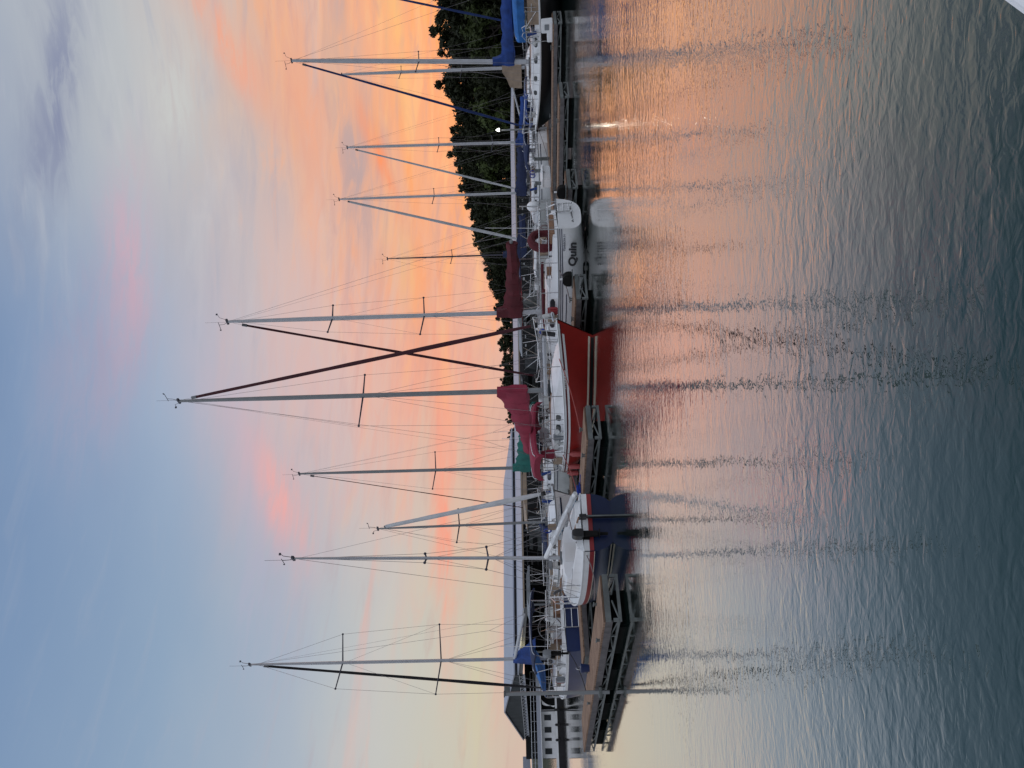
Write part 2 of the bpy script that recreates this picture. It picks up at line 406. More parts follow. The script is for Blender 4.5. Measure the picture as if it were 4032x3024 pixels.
# ------------------------------------------------------------------ wooded bank
def bank():
    pts = [(-900, 420), (-330, 420), (-150, 330), (-32, 232), (10, 190), (56, 112), (80, 80), (110, 40), (150, -20)]
    rs = []
    for i, (x, y) in enumerate(pts):
        x0, y0 = pts[max(i - 1, 0)]; x1, y1 = pts[min(i + 1, len(pts) - 1)]
        d = V((x1 - x0, y1 - y0, 0)).normalized(); n = V((-d.y, d.x, 0))
        p = V((x, y, 0))
        rs.append([p - n * 7 + V((0, 0, -.6)), p - n * 4 + V((0, 0, .7)), p + V((0, 0, 1.6)), p + n * 12 + V((0, 0, 4.5)), p + n * 40 + V((0, 0, 6.5)), p + n * 140 + V((0, 0, 6))])
    m = mat('dark_grassy_bank', (.03, .034, .016), .95, var=.4, vscale=.3)
    tag(mb().rings(rs, closed=False).build('hill', m), kind='structure')
bank()

def crown_mesh(seed, h, rad, trunk_h, n_cl=58, leaf=.44, per=84):
    rng = random.Random(seed); b = MB(); zc = h * .54; rz = h * .46
    blobs = []
    for k in range(n_cl):
        for _ in range(50):
            x, y, z = (rng.uniform(-1, 1) for _ in range(3))
            if .25 < x * x + y * y + z * z < 1: break
        wdt = rad * (1 - .25 * max(z, 0)) * rng.uniform(.8, 1.12)
        blobs.append((V((x * wdt, y * wdt, zc + z * rz * rng.uniform(.9, 1.06))), rng.uniform(.55, 1.15) * rad * .26))
    for cpt, cr_ in blobs:
        for k in range(per):
            d = V((rng.gauss(0, 1), rng.gauss(0, 1), rng.gauss(0, .8))); d.normalize()
            p = cpt + d * cr_ * rng.uniform(.35, 1.1)
            n = (d + V((rng.gauss(0, .6), rng.gauss(0, .6), rng.gauss(0, .6)))).normalized()
            a = n.orthogonal().normalized(); c2_ = n.cross(a); th = rng.uniform(0, 6.28)
            a, c2_ = a * math.cos(th) + c2_ * math.sin(th), c2_ * math.cos(th) - a * math.sin(th)
            s = leaf * rng.uniform(.5, 1.1)
            b.add([p - a * s, p + c2_ * s * .45, p + a * s, p - c2_ * s * .45], [(0, 1, 2, 3)])
    t = MB(); t.tube([(0, 0, -1), (.1, 0, h * .3), (0, .1, h * .7)], [.28, .2, .06])
    for k in range(5):
        q = blobs[k * 3 % n_cl][0]; t.tube([(0, 0, h * (.25 + .08 * k)), tuple(q * .6 + V((0, 0, zc * .35))), tuple(q)], [.1, .06, .02], 5)
    return b, t
protos = []
for i, (h, rad) in enumerate([(11, 4.2), (12, 4.6), (10, 4.8), (11.5, 3.9), (8, 4.4)]):
    b, t = crown_mesh(40 + i, h, rad, 2)
    me_c = b.build('crown', LEAF[1 if i == 4 else 0]); me_t = t.build('trunk', BARK)
    protos.append((me_c.data, me_t.data, h)); bpy.data.objects.remove(me_c); bpy.data.objects.remove(me_t)
def tree(x, y, z, h, k, rz, label, grp):
    mc, mt, ph = protos[k]; s = h / ph
    o = thing('broadleaf_tree', (x, y, z), rz, label, 'tree', grp); o.scale = (s * random.uniform(.9, 1.15), s * random.uniform(.9, 1.15), s)
    for nm, me in (('crown', mc), ('trunk', mt)):
        c_ = bpy.data.objects.new(nm, me); COL.objects.link(c_); c_.parent = o
# top of the wood above the horizon, as an angle, against compass bearing (both in degrees)
prof = [(-8.3, 1.75), (-6, 1.9), (-3.7, 1.9), (-1.8, 2.05), (0, 2.35), (2, 2.45), (4.5, 2.5), (6.3, 2.75), (9.4, 3.65), (11.4, 4.3), (14.6, 4.95), (18.2, 5.5), (20.9, 5.55), (22.6, 6.15), (27, 6.1), (32, 6.4), (40, 6.6), (50, 7)]
def top_angle(a):
    for (a0, e0), (a1, e1) in zip(prof, prof[1:]):
        if a0 <= a <= a1: return e0 + (e1 - e0) * (a - a0) / (a1 - a0)
    return prof[0][1] if a < prof[0][0] else prof[-1][1]
def bank_pt(a):
    # distance to the bank at a bearing
    P = [(-32, 232), (10, 190), (56, 112), (80, 80), (110, 40)]
    d = V((math.sin(R(a)), math.cos(R(a))))
    for p0, p1 in zip(P, P[1:]):
        ex, ey = p1[0] - p0[0], p1[1] - p0[1]; den = d.x * ey - d.y * ex
        t_ = (p0[0] * ey - p0[1] * ex) / den; s_ = (p0[0] * d.y - p0[1] * d.x) / den
        if -.02 <= s_ <= 1.02 and t_ > 0: return t_
    return 232
a = -8.0; i = 0
while a < 46:
    for row in (0, 1, 2):
        dist = bank_pt(a) + (3, 10, 19)[row] + random.uniform(-1.5, 1.5)
        aa = a + random.uniform(-.4, .4)
        if row == 2 and i % 2: continue
        zt = CAM_H + dist * math.tan(R(top_angle(aa)))
        zb = (.8, 3.2, 5.0)[row]
        h = (zt - zb) * (.66 if row == 0 else random.uniform(.9, 1.05))
        k = 4 if (row == 0 and random.random() < .3) else random.randrange(4)
        lb = 'lighter green bushy tree at the front of the wooded bank' if k == 4 else 'dark leafy tree in the wood rising behind the covered docks'
        tree(dist * math.sin(R(aa)), dist * math.cos(R(aa)), zb - .4, h, k, random.uniform(0, 6.28), lb, 'lighter trees on the wooded bank' if k == 4 else 'dark trees on the wooded bank')
    a += 5.0 / bank_pt(a) * 57.3 * .72; i += 1

# ------------------------------------------------------------------ floating docks
FA = V((-.629, .777, 0)); FB = V((.777, .629, 0))                 # along the fingers (away), along the walkway (right)
ANG_A = math.atan2(FA.y, FA.x); ANG_B = math.atan2(FB.y, FB.x)
DZ = .45
def dock(name, p, ang, length, width, label, cat, group=None, sidetruss=(1, -1), ends=(1, 0)):
    """local +x runs along the dock from its near end"""
    r_ = thing(name, (p[0], p[1], 0), ang, label, cat, group)
    mb().box((length / 2, 0, DZ - .02), (length, width, .04)).build('deck', DECK, r_)
    f = mb()
    for s in (1, -1): f.box((length / 2, s * (width / 2 - .021), DZ - .115), (length - .002, .04, .145))
    f.build('side_board', FASCIA, r_)
    t = mb(); zt, zb = DZ - .2, .13
    for s in (1, -1):
        y = s * (width / 2 - .05)
        t.box((length / 2, y, zb), (length, .05, .05))
        n = max(2, int(length / .85)); dx = length / n
        for i in range(n):
            x0, x1 = i * dx, (i + 1) * dx
            q = ((x0, zt), (x1, zb)) if i % 2 else ((x0, zb), (x1, zt))
            t.tube([(q[0][0], y, q[0][1]), (q[1][0], y, q[1][1])], .018, 4)
            if i: t.box((x0, y, (zt + zb) / 2), (.04, .035, zt - zb))
    t.build('side_truss', GALV, r_)
    e = mb()
    if ends[0]:
        x = -.03
        e.box((x, 0, zt + .1), (.055, width, .11)); e.box((x, 0, zb - .02), (.055, width, .06))
        for s in (1, -1): e.box((x, s * (width / 2 - .03), (zt + zb) / 2), (.055, .06, zt - zb))
        e.tube([(x, -width / 2 + .05, zb), (x, -.06, zt)], .02, 4); e.tube([(x, .06, zt), (x, width / 2 - .05, zb)], .02, 4)
        e.build('end_frame', GALV, r_)
    nf = max(1, int(length / 2.2))
    for i in range(nf):
        mb().box(((i + .5) * length / nf, 0, -.02), (length / nf * .62, width * .8, .42)).build('float', FLOAT, r_, bevel=.04)
    for x in (length * .12, length * .55):
        for s in (1, -1):
            c_ = mb(); y = s * (width / 2 - .1)
            c_.tube([(x - .11, y, DZ + .07), (x + .11, y, DZ + .07)], .016, 5); c_.box((x - .04, y, DZ + .034), (.025, .03, .068)); c_.box((x + .04, y, DZ + .034), (.025, .03, .068))
            c_.build('cleat', GALV, r_)
    return r_
WALK0 = V((-8.0, 21.9, 0))
dock('main_walkway', WALK0 + FA * .65, ANG_B, 52, 1.3, 'long floating walkway running behind the finger docks to the right', 'dock')
fing = [(-4.45, 15.4, 10.6, 'nearest finger dock at left with wide worn deck, beside the navy boat'),
        (-1.02, 18.55, 7.0, 'finger dock whose end stands in front of the red sailboat'),
        (2.68, 21.35, 7.1, 'finger dock between the red sailboat and the white sailboat stern'),
        (6.47, 24.0, 7.4, 'finger dock ending beside the round white transom, with a large black bumper'),
        (10.41, 26.8, 7.8, 'empty finger dock in front of the white dock box'),
        (14.51, 29.9, 8.2, 'finger dock carrying the white steps beside the black-hulled sailboat'),
        (18.6, 33.1, 8.4, 'finger dock on the far side of the black-hulled sailboat, at the picture edge')]
for x, y, ln, lb in fing: dock('finger_dock', (x, y), ANG_A, ln, 1.0, lb, 'dock', 'finger docks of the marina')
for k, (s_, lb) in enumerate([(6.2, 'finger dock beyond the walkway left of the small sloop'), (15.0, 'finger dock beyond the walkway behind the white sailboat'), (22.5, 'finger dock beyond the walkway behind the dock box'), (31.5, 'finger dock beyond the walkway, farthest to the right')]):
    p = WALK0 + FB * s_ + FA * 1.35
    dock('finger_dock', p, ANG_A, 7.5, .9, lb, 'dock', 'finger docks of the marina', ends=(0, 0))

# ------------------------------------------------------------------ sailboats
def smooth01(x, a, b):
    t_ = min(max((x - a) / (b - a), 0), 1); return t_ * t_ * (3 - 2 * t_)
class Boat:
    def __init__(s, stern, ang, label, L=7.5, B=2.6, fs=.8, fm=.74, fb=1.0, tr=.6, zt=.1, zm=-.4, ov=.7, rake=0.0, um=.42, q=2.7,
                 hull=GEL, deck=DECKW, group='sailboats berthed in the marina', boot=None, cove=None, topstripe=None, rail=None):
        s.L, s.B, s.fs, s.fm, s.fb, s.tr, s.zt, s.zm, s.ov, s.rk, s.um, s.q = L, B, fs, fm, fb, tr, zt, zm, ov, rake, um, q
        s.o = thing('sailboat', (stern[0], stern[1], 0), ang, label, 'sailboat', group)
        N, M = 26, 9
        rings = []
        for i in range(N + 1):
            u = min(i / N, .995); rings.append(s.section(u, M))
        hb_ = mb().rings(rings, closed=False)
        s.hull = hb_.build('hull', hull, s.o, smooth=True)
        n = len(rings[0])
        mb().add([tuple(V(p) + V((-.002, 0, 0))) for p in rings[0]], [tuple(range(n))]).build('transom', hull, s.hull)
        dk = []
        for i in range(N + 1):
            u = min(i / N, .995); h = s.hb(u); z = s.sheer(u); x = u * L
            dk.append([(x, -h, z), (x, -h * .5, z + .03), (x, 0, z + .04), (x, h * .5, z + .03), (x, h, z)])
        mb().rings(dk, closed=False).build('deck', deck, s.o)
        rr = mb()
        for sgn in (1, -1): rr.tube([(u * L, sgn * s.hb(u), s.sheer(u) + .018) for u in [min(i / 20, .995) for i in range(21)]], .022, 5)
        rr.build('toe_rail', rail or ALU, s.o)
        if boot: 
            for zz0, zz1, mm in boot: s.strip('boot_stripe', lambda u, z=zz0: z, lambda u, z=zz1: z, mm)
        if cove: 
            for d0, d1, u0, u1, mm in cove: s.strip('cove_stripe', lambda u, d=d0: s.sheer(u) - d, lambda u, d=d1: s.sheer(u) - d, mm, u0, u1)
    def hb(s, u):
        if u < s.um: k = (s.um - u) / s.um; return s.B / 2 * (1 - (1 - s.tr) * k * k)
        k = (u - s.um) / (1 - s.um); return max(.012, s.B / 2 * (1 - k ** 2.15))
    def sheer(s, u):
        return s.fm + ((s.fs - s.fm) * ((.35 - u) / .35) ** 2 if u < .35 else (s.fb - s.fm) * ((u - .35) / .65) ** 2)
    def zb(s, u): return s.zt + (s.zm - s.zt) * smooth01(u, 0, .35) if u < .4 else s.zm + .12 * smooth01(u, .4, 1)
    def qq(s, u): return s.q - (s.q - 1.5) * smooth01(u, .35, 1)
    def xs(s, u, z):
        d = (s.sheer(u) - z)
        return u * s.L - s.ov * d / s.fb * smooth01(u, .55, 1) + s.rk * d * (1 - smooth01(u, 0, .35))
    def yat(s, u, z):
        D = min(max((s.sheer(u) - z) / (s.sheer(u) - s.zb(u)), 0), 1); q = s.qq(u); return s.hb(u) * (1 - D ** q) ** (1 / q)
    def section(s, u, M):
        pr = []
        for j in range(M + 1):
            ph = j / M * math.pi / 2; q = s.qq(u)
            z = s.sheer(u) - (s.sheer(u) - s.zb(u)) * math.sin(ph) ** (2 / q); pr.append((s.hb(u) * max(math.cos(ph), 0) ** (2 / q), z))
        return [(s.xs(u, z), -y, z) for y, z in pr] + [(s.xs(u, z), y, z) for y, z in reversed(pr[:-1])]
    def strip(s, name, z0, z1, m, u0=0.0, u1=.985, off=.006):
        b = mb(); n = 24
        for sgn in (1, -1):
            rs = []
            for i in range(n + 1):
                u = u0 + (u1 - u0) * i / n; r_ = []
                for k in range(3):
                    z = z0(u) + (z1(u) - z0(u)) * k / 2; r_.append((s.xs(u, z), sgn * (s.yat(u, z) + off), z))
                rs.append(r_)
            b.rings(rs, closed=False)
        b.build(name, m, s.hull)
    def side(s, u, z, sgn, off=.0): return V((s.xs(u, z), sgn * (s.yat(u, z) + off), z))
    def cabin(s, u0, u1, h, m=GEL, frac=.62, wins=(), slope=.14, comp=TEAK, hatch=True, wz=(.3, .72), front=.35):
        n = 16; rs = []; s.cu0, s.cu1, s.ch = u0, u1, h
        def prof(u):
            k = (u - u0) / (u1 - u0)
            hh = h * (1 - smooth01(k, 1 - front, 1.0) * .94); wd = min(s.B / 2 * frac, s.hb(u) - .22) * (1 - .25 * smooth01(k, .75, 1))
            return max(wd, .12), hh, s.sheer(u)
        s.cprof = prof
        for i in range(n + 1):
            u = u0 + (u1 - u0) * i / n; wd, hh, z = prof(u); x = u * s.L
            rs.append([(x, -wd, z), (x, -wd + slope * hh * 1.6 - .01, z + hh * .86), (x, -wd * .78 + slope * hh, z + hh), (x, 0, z + hh * 1.06 + .02), (x, wd * .78 - slope * hh, z + hh), (x, wd - slope * hh * 1.6 + .01, z + hh * .86), (x, wd, z)])
        s.cab = mb().rings(rs).build('cabin', m, s.o, smooth=True)
        for (a0, a1) in wins:
            for sgn in (1, -1):
                b = mb(); rr = []
                for i in range(7):
                    u = a0 + (a1 - a0) * i / 6; wd, hh, z = prof(u); row = []
                    e = .12 if i in (0, 6) else 0
                    for kz in (wz[0] + e, wz[1] - e):
                        row.append((u * s.L, sgn * (wd - (slope * hh * 1.6 - .01) * kz / .86 + .007), z + hh * kz))
                    rr.append(row)
                b.rings(rr, closed=False).build('window', GLASS, s.cab)
        if hatch:
            u = u0 + (u1 - u0) * .5; wd, hh, z = prof(u)
            mb().box((u * s.L, 0, z + hh * 1.06 + .05), (.5, .5, .05)).build('hatch', GLASS, s.cab, bevel=.012)
        wd, hh, z = prof(u0)
        mb().box((u0 * s.L - .012, 0, z + hh * .55), (.02, .5, hh * .8)).build('companionway', comp, s.cab)
        g = mb()
        for sgn in (1, -1):
            g.tube([(u * s.L, sgn * (prof(u)[0] * .62), s.sheer(u) + prof(u)[1] + .055) for u in (u0 + (u1 - u0) * k for k in (.12, .3, .5, .62))], .016, 5)
        g.build('grab_rail', TEAK, s.cab)
    def cockpit(s, u0, u1, h=.2, m=GEL, seat=DECKW):
        b = mb(); n = 8
        for sgn in (1, -1):
            rs = []
            for i in range(n + 1):
                u = u0 + (u1 - u0) * i / n; y = s.hb(u) * .74; z = s.sheer(u); x = u * s.L; hh = h * (.75 + .4 * i / n)
                rs.append([(x, sgn * (y - .09), z), (x, sgn * (y + .09), z), (x, sgn * (y + .03), z + hh), (x, sgn * (y - .06), z + hh)])
            b.rings(rs)
        x = u0 * s.L; y = s.hb(u0) * .74
        b.box((x, 0, s.sheer(u0) + h * .35), (.12, y * 2, h * .7)).build('coaming', m, s.o)
        f = mb().box(((u0 + u1) / 2 * s.L, 0, s.sheer(.2) + .045), ((u1 - u0) * s.L * .9, s.hb(.2) * .7, .03)); f.build('cockpit_floor', TEAK, s.o)
    def rig(s, xm, top, r=.075, m=ALU, z0=None, spreaders=(), raked=0.0, stay=None, stay_r=.055, stay_top=.985, boom=None, boom_z=1.9, boom_end_z=None, boom_m=ALU, boom_y=0.0,
            cover=None, cover_h=(.42, .2), cover_mast=1.0, gear=True, backstay=True, stay_foot=None, wire_r=.005, cover_from=0.0, cover_w=1.0, wires=True, sweep=.0):
        if z0 is None:
            u = xm / s.L; z0 = s.sheer(u) + (s.cprof(u)[1] * 1.06 if s.cu0 < u < s.cu1 else 0) + .02
        mx = lambda z: xm - raked * (z - z0) / (top - z0)
        P = lambda z, y=0: V((mx(z), y, z))
        s.mx = mx
        ms = mb().tube([P(z0), P(z0 + (top - z0) * .75), P(top)], [r * 1.15, r * 1.05, r * .62], 10, .7).build('mast', m, s.o, smooth=True)
        mb().box((xm, 0, z0 + .04), (.3, .26, .08)).build('mast_step', ALUD, ms)
        mh = mb().box((mx(top), 0, top + .02), (.22, .07, .06))
        if gear:
            mh.tube([P(top), P(top) + V((.12, 0, .16)), P(top) + V((.15, 0, .34))], .008, 4); mh.tube([P(top) + V((.02, 0, .34)), P(top) + V((.36, .04, .34))], .010, 4); mh.box(P(top) + V((.36, .04, .36)), (.05, .015, .04))
            mh.tube([P(top) + V((-.08, 0, 0)), P(top) + V((-.2, 0, .22)), P(top) + V((-.36, 0, .24))], .008, 4); mh.box(P(top) + V((-.36, 0, .26)), (.025, .06, .05))
            mh.tube([P(top) + V((-.03, .05, 0)), P(top) + V((-.03, .05, .75))], .004, 4)
        mh.build('masthead', WIRED, ms)
        tips = []
        for (z, hw) in spreaders:
            for sgn in (1, -1):
                tip = V((mx(z) - sweep * hw, sgn * hw, z + .04 + hw * .05)); tips.append((z, sgn, tip))
                sp_ = mb().tube([P(z), tip], [.028, .02], 6); sp_.ball(tip, .04, 6, 4); sp_.build('spreader', WIRED, ms)
        uc = min(max(xm / s.L, .2), .9)
        if wires:
            for sgn in (1, -1):
                ch = V((xm - .12, sgn * (s.hb(uc) - .03), s.sheer(uc) + .03))
                pl = [tuple(ch)] + [tuple(t_[2]) for t_ in sorted(tips, key=lambda q: q[0]) if t_[1] == sgn] + [tuple(P(top - .25))]
                mb().tube(pl, wire_r, 4).build('shroud', WIRE, s.o)
                if spreaders:
                    zl = spreaders[0][0] - .1; lw = mb()
                    for dx in (-.55, .45): lw.tube([(xm + dx, sgn * (s.hb(uc) - .05), s.sheer(uc) + .03), tuple(P(zl))], wire_r, 4)
                    if len(spreaders) > 1: lw.tube([tuple([t_[2] for t_ in tips if t_[1] == sgn][0]), tuple(P(spreaders[1][0] - .08))], wire_r * .8, 4)
                    lw.build('lower_shroud', WIRE, s.o)
            hl = mb(); hl.tube([tuple(P(top - .1, .03) + V((-.1, 0, 0))), (xm - .32, .12, z0 + .4)], wire_r * .8, 4); hl.tube([tuple(P(top - .3, -.03) + V((.1, 0, 0))), (xm + .3, -.1, z0 + .2)], wire_r * .8, 4)
            hl.build('halyard', WIRE, s.o)
        ft = P(z0 + (top - z0) * stay_top) + V((.08, 0, 0)); fo = V(stay_foot) if stay_foot else V((s.L - .12, 0, s.fb + .1))
        if stay:
            n = 14; pts = []; rr = []
            for i in range(n + 1):
                t_ = i / n; pts.append(tuple(fo.lerp(ft, (.05 + t_ * .915)))); rr.append(stay_r * (.55 + .6 * min(t_ * 6, 1) * (1 - t_ * .72)) * (1 + .07 * math.sin(i * 2.1)))
            fs_ = mb().tube(pts, rr, 8).build('furled_headsail', stay, s.o, smooth=True)
            d = mb(); q = fo.lerp(ft, .045); d.tube([tuple(q - V((0, 0, .09))), tuple(q), tuple(q + V((0, 0, .09)))], [.07, .09, .07], 10); d.build('furler_drum', BLACK, fs_)
            mb().tube([tuple(fo.lerp(ft, .96)), tuple(fo.lerp(ft, .975))], .05, 6).build('furler_swivel', ALUD, fs_)
        if wires:
            mb().tube([tuple(fo), tuple(ft)], wire_r, 4).build('forestay', WIRE, s.o)
        if wires and backstay:
            b = mb(); sp0 = P(top); spl = V((.1 + (mx(top) - .1) * .22, 0, s.fs + (top - s.fs) * .22))
            b.tube([tuple(sp0), tuple(spl)], wire_r, 4)
            for sgn in (1, -1): b.tube([tuple(spl), (.05, sgn * s.hb(0) * .75, s.fs)], wire_r, 4)
            b.build('backstay', WIRE, s.o)
        if boom is not None:
            g = P(boom_z) + V((-.08, 0, 0)); e = V((xm - boom, boom_y, boom_end_z if boom_end_z is not None else boom_z))
            bm_ = mb().tube([tuple(g), tuple(e)], [.062, .055], 8).build('boom', boom_m, s.o, smooth=True)
            mb().tube([tuple(e), tuple(e + V((0, 0, .02))), (mx(top - .1), 0, top - .1)], .0035, 4).build('topping_lift', WIRE, s.o)
            mb().tube([tuple(g.lerp(e, .75)), (g.lerp(e, .75).x, 0, s.sheer(.2) + .25)], .012, 4).build('mainsheet', ROPE, s.o)
            if cover:
                rs = []; n = 18
                for i in range(n + 1):
                    t_ = cover_from + i / n * (.97 - cover_from); p = g.lerp(e, t_)
                    hh = cover_h[1] + (cover_h[0] - cover_h[1]) * (1 - t_) ** 1.6; hh *= 1 + .09 * math.sin(i * 1.9) + .05 * math.sin(i * .8)
                    wd = (.11 + .05 * (1 - t_) + .012 * math.sin(i * 1.3)) * cover_w
                    if i == 0 and cover_mast: p = p + V((.2, 0, 0)); hh *= 1.0
                    rs.append([(p.x, p.y - wd * .9, p.z - .12 * cover_w), (p.x, p.y - wd * 1.1, p.z + hh * .28), (p.x, p.y - wd * .6, p.z + hh * .7), (p.x, p.y, p.z + hh), (p.x, p.y + wd * .6, p.z + hh * .7), (p.x, p.y + wd * 1.1, p.z + hh * .28), (p.x, p.y + wd * .9, p.z - .12 * cover_w), (p.x, p.y, p.z - (.18 + .03 * math.sin(i * 1.1)) * cover_w)])
                sc_ = mb().rings(rs)
                for i in range(2, n - 1, 3): sc_.rings([[tuple(V(q) + (V(q) - V(rs[i][3])) * .0 + V((dx_, (q[1] - rs[i][3][1]) * .05, (.008 if k_ == 3 else -.004)))) for k_, q in enumerate(rs[i])] for dx_ in (-.02, .02)])
                if cover_mast:
                    zc = boom_z; rs = []
                    for i in range(7):
                        t_ = i / 6; z = zc - .15 + t_ * (cover_h[0] + cover_mast); k = (1 - t_) ** 1.4
                        xc = mx(z); rs.append([(xc + .13, -.1, z), (xc + .13, .1, z), (xc - .14 - .55 * k, .12, z), (xc - .14 - .55 * k, -.12, z)])
                    sc_.rings(rs)
                sc_.build('sail_cover', cover, bm_, smooth=True)
    def rails(s, bow=True, stern=True, lines=True, h=.55, n=5, gate=None):
        if bow:
            b = mb(); L = s.L; z = s.fb
            top = [(u * L, y * s.hb(u) , s.sheer(u) + h) for u, y in ((.82, -.95), (.92, -.95))] + [(L + .08, 0, z + h + .05)] + [(u * L, y * s.hb(u), s.sheer(u) + h) for u, y in ((.92, .95), (.82, .95))]
            b.tube(top, .014, 6); b.tube([(p[0], p[1], p[2] - h * .5) for p in top], .011, 6)
            for u in (.82, .92):
                for sg in (1, -1): b.tube([(u * L, sg * s.hb(u) * .93, s.sheer(u)), (u * L, sg * s.hb(u) * .95, s.sheer(u) + h)], .014, 6)
            b.tube([(L - .1, .04, z), (L + .08, 0, z + h + .05)], .014, 6)
            b.build('pulpit', STEEL, s.o)
        if stern:
            b = mb(); z = s.fs; y = s.hb(0) * .93; y2 = s.hb(.14) * .95; x2 = .14 * s.L
            for zz, r_ in ((h, .014), (h * .5, .011)): b.tube([(x2, -y2, z + zz), (.06, -y, z + zz), (.03, 0, z + zz), (.06, y, z + zz), (x2, y2, z + zz)], r_, 6)
            for (x, yy) in ((x2, y2), (.06, y), (x2, -y2), (.06, -y), (.05, y * .35), (.05, -y * .35)): b.tube([(x, yy, z), (x, yy, z + h)], .014, 6)
            b.build('pushpit', STEEL, s.o)
        if lines:
            us = [.14 + (.82 - .14) * i / n for i in range(n + 1)]
            for sg in (1, -1):
                for u in us[1:-1]: mb().tube([(u * s.L, sg * s.hb(u) * .95, s.sheer(u)), (u * s.L, sg * s.hb(u) * .96, s.sheer(u) + h)], .013, 5).build('stanchion', STEEL, s.o)
                b = mb()
                for zz in (h, h * .52): b.tube([(u * s.L, sg * s.hb(u) * .96, s.sheer(u) + zz) for u in us], .006, 4)
                b.build('lifeline', WIRE, s.o)
    def bimini(s, x0, x1, z, w, m, name='bimini', arch=.16, th=.1, base=None, edge=.0):
        rs = []; n = 10
        for i in range(n + 1):
            t_ = i / n; x = x0 + (x1 - x0) * t_; dz = -.07 * (2 * t_ - 1) ** 2 - edge * (2 * t_ - 1) ** 8
            up = [(x, w * math.cos(math.pi * j / 8), z + dz + arch * math.sin(math.pi * j / 8) ** .8) for j in range(9)]
            dn = [(x, p[1] * .985, p[2] - th * (1.0 if j in (0, 8) else .35)) for j, p in enumerate(up)][::-1]
            rs.append(up + dn)
        c_ = mb().rings(rs).build(name, m, s.o, smooth=True)
        f = mb(); zb = base if base is not None else s.sheer(.2) + .15
        for k in (.04, .5, .96):
            x = x0 + (x1 - x0) * k; xb = (x0 + x1) / 2 + (k - .5) * .35
            f.tube([(xb, -w * .97, zb)] + [(x, w * .96 * math.cos(math.pi * (8 - j) / 8), z - .03 + arch * .9 * math.sin(math.pi * j / 8) ** .8) for j in range(9)] + [(xb, w * .97, zb)], .013, 5)
        f.build('canopy_frame', STEEL, c_)
    def dodger(s, x0, x1, w, h, m, win=True):
        z = s.sheer(x0 / s.L) + .12; rs = []
        for k in range(7):
            t_ = k / 6; x = x1 + (x0 - x1) * min(1, t_ * 1.3); hh = h * math.sin(min(t_ * 1.25, 1) * math.pi / 2) + .02
            up = [(x, w * math.cos(math.pi * j / 8) * (.8 + .2 * t_), z + hh * math.sin(math.pi * j / 8) ** .45) for j in range(9)]
            rs.append(up)
        mb().rings(rs, closed=False).build('dodger', m, s.o, smooth=True)
    def wheel(s, x, z=None, r=.42):
        z = z or s.sheer(.15) + .5; b = mb().torus((x, 0, z), r, .016, 'x', 24, 6)
        for k in range(5): t_ = k * 2 * math.pi / 5; b.tube([(x, 0, z), (x, r * math.cos(t_), z + r * math.sin(t_))], .009, 4)
        b.box((x + .1, 0, z - .3), (.16, .16, .7)); b.build('steering_wheel', STEEL, s.o)
    def ladder(s, y0, w, ztop, zbot, x=-.06, n=3, down=True):
        b = mb()
        for sg in (-1, 1): b.tube([(.1, y0 + sg * w / 2, ztop + .3), (x, y0 + sg * w / 2, ztop + .06), (x - .03, y0 + sg * w / 2, zbot)], .018, 6); b.ball((x - .03, y0 + sg * w / 2, zbot), .035, 6, 4)
        for i in range(n): z = zbot + .08 + (ztop - zbot - .1) * i / (n - 1); b.tube([(x - .03, y0 - w / 2, z), (x - .03, y0 + w / 2, z)], .016, 6)
        b.build('swim_ladder', STEEL, s.o)
    def winch(s, x, y, z):
        mb().tube([(x, y, z), (x, y, z + .05), (x, y, z + .1), (x, y, z + .15)], [.075, .06, .05, .065], 10).build('winch', STEEL, s.o)
    def outboard(s, x, y, z, m=BLACK, sc_=1.0):
        b = mb(); k = sc_
        b.rings([[(x + dx * k, y + dy * k * wd, z + zz * k) for dx, dy in ((-.2, -.13), (-.24, 0), (-.2, .13), (.1, .15), (.16, 0), (.1, -.15))] for zz, wd in ((.1, .8), (.16, 1.05), (.34, 1.05), (.44, .8), (.47, .5))])
        eng = b.build('outboard_motor', m, s.o, smooth=True)
        l = mb().box((x - .04 * k, y, z - .12 * k), (.17 * k, .16 * k, .5 * k)); l.box((x - .03 * k, y, z - .5 * k), (.13 * k, .06 * k, .4 * k)); l.box((x - .08 * k, y, z - .42 * k), (.3 * k, .2 * k, .025)); l.box((x + .13 * k, y, z + .0), (.1, .3 * k, .22 * k))
        l.build('motor_leg', RUBBER, eng)
        mb().tube([(x + .12 * k, y, z + .2 * k), (x + .6 * k, y + .05, z + .3 * k)], .022, 6).build('tiller_handle', BLACK, eng)

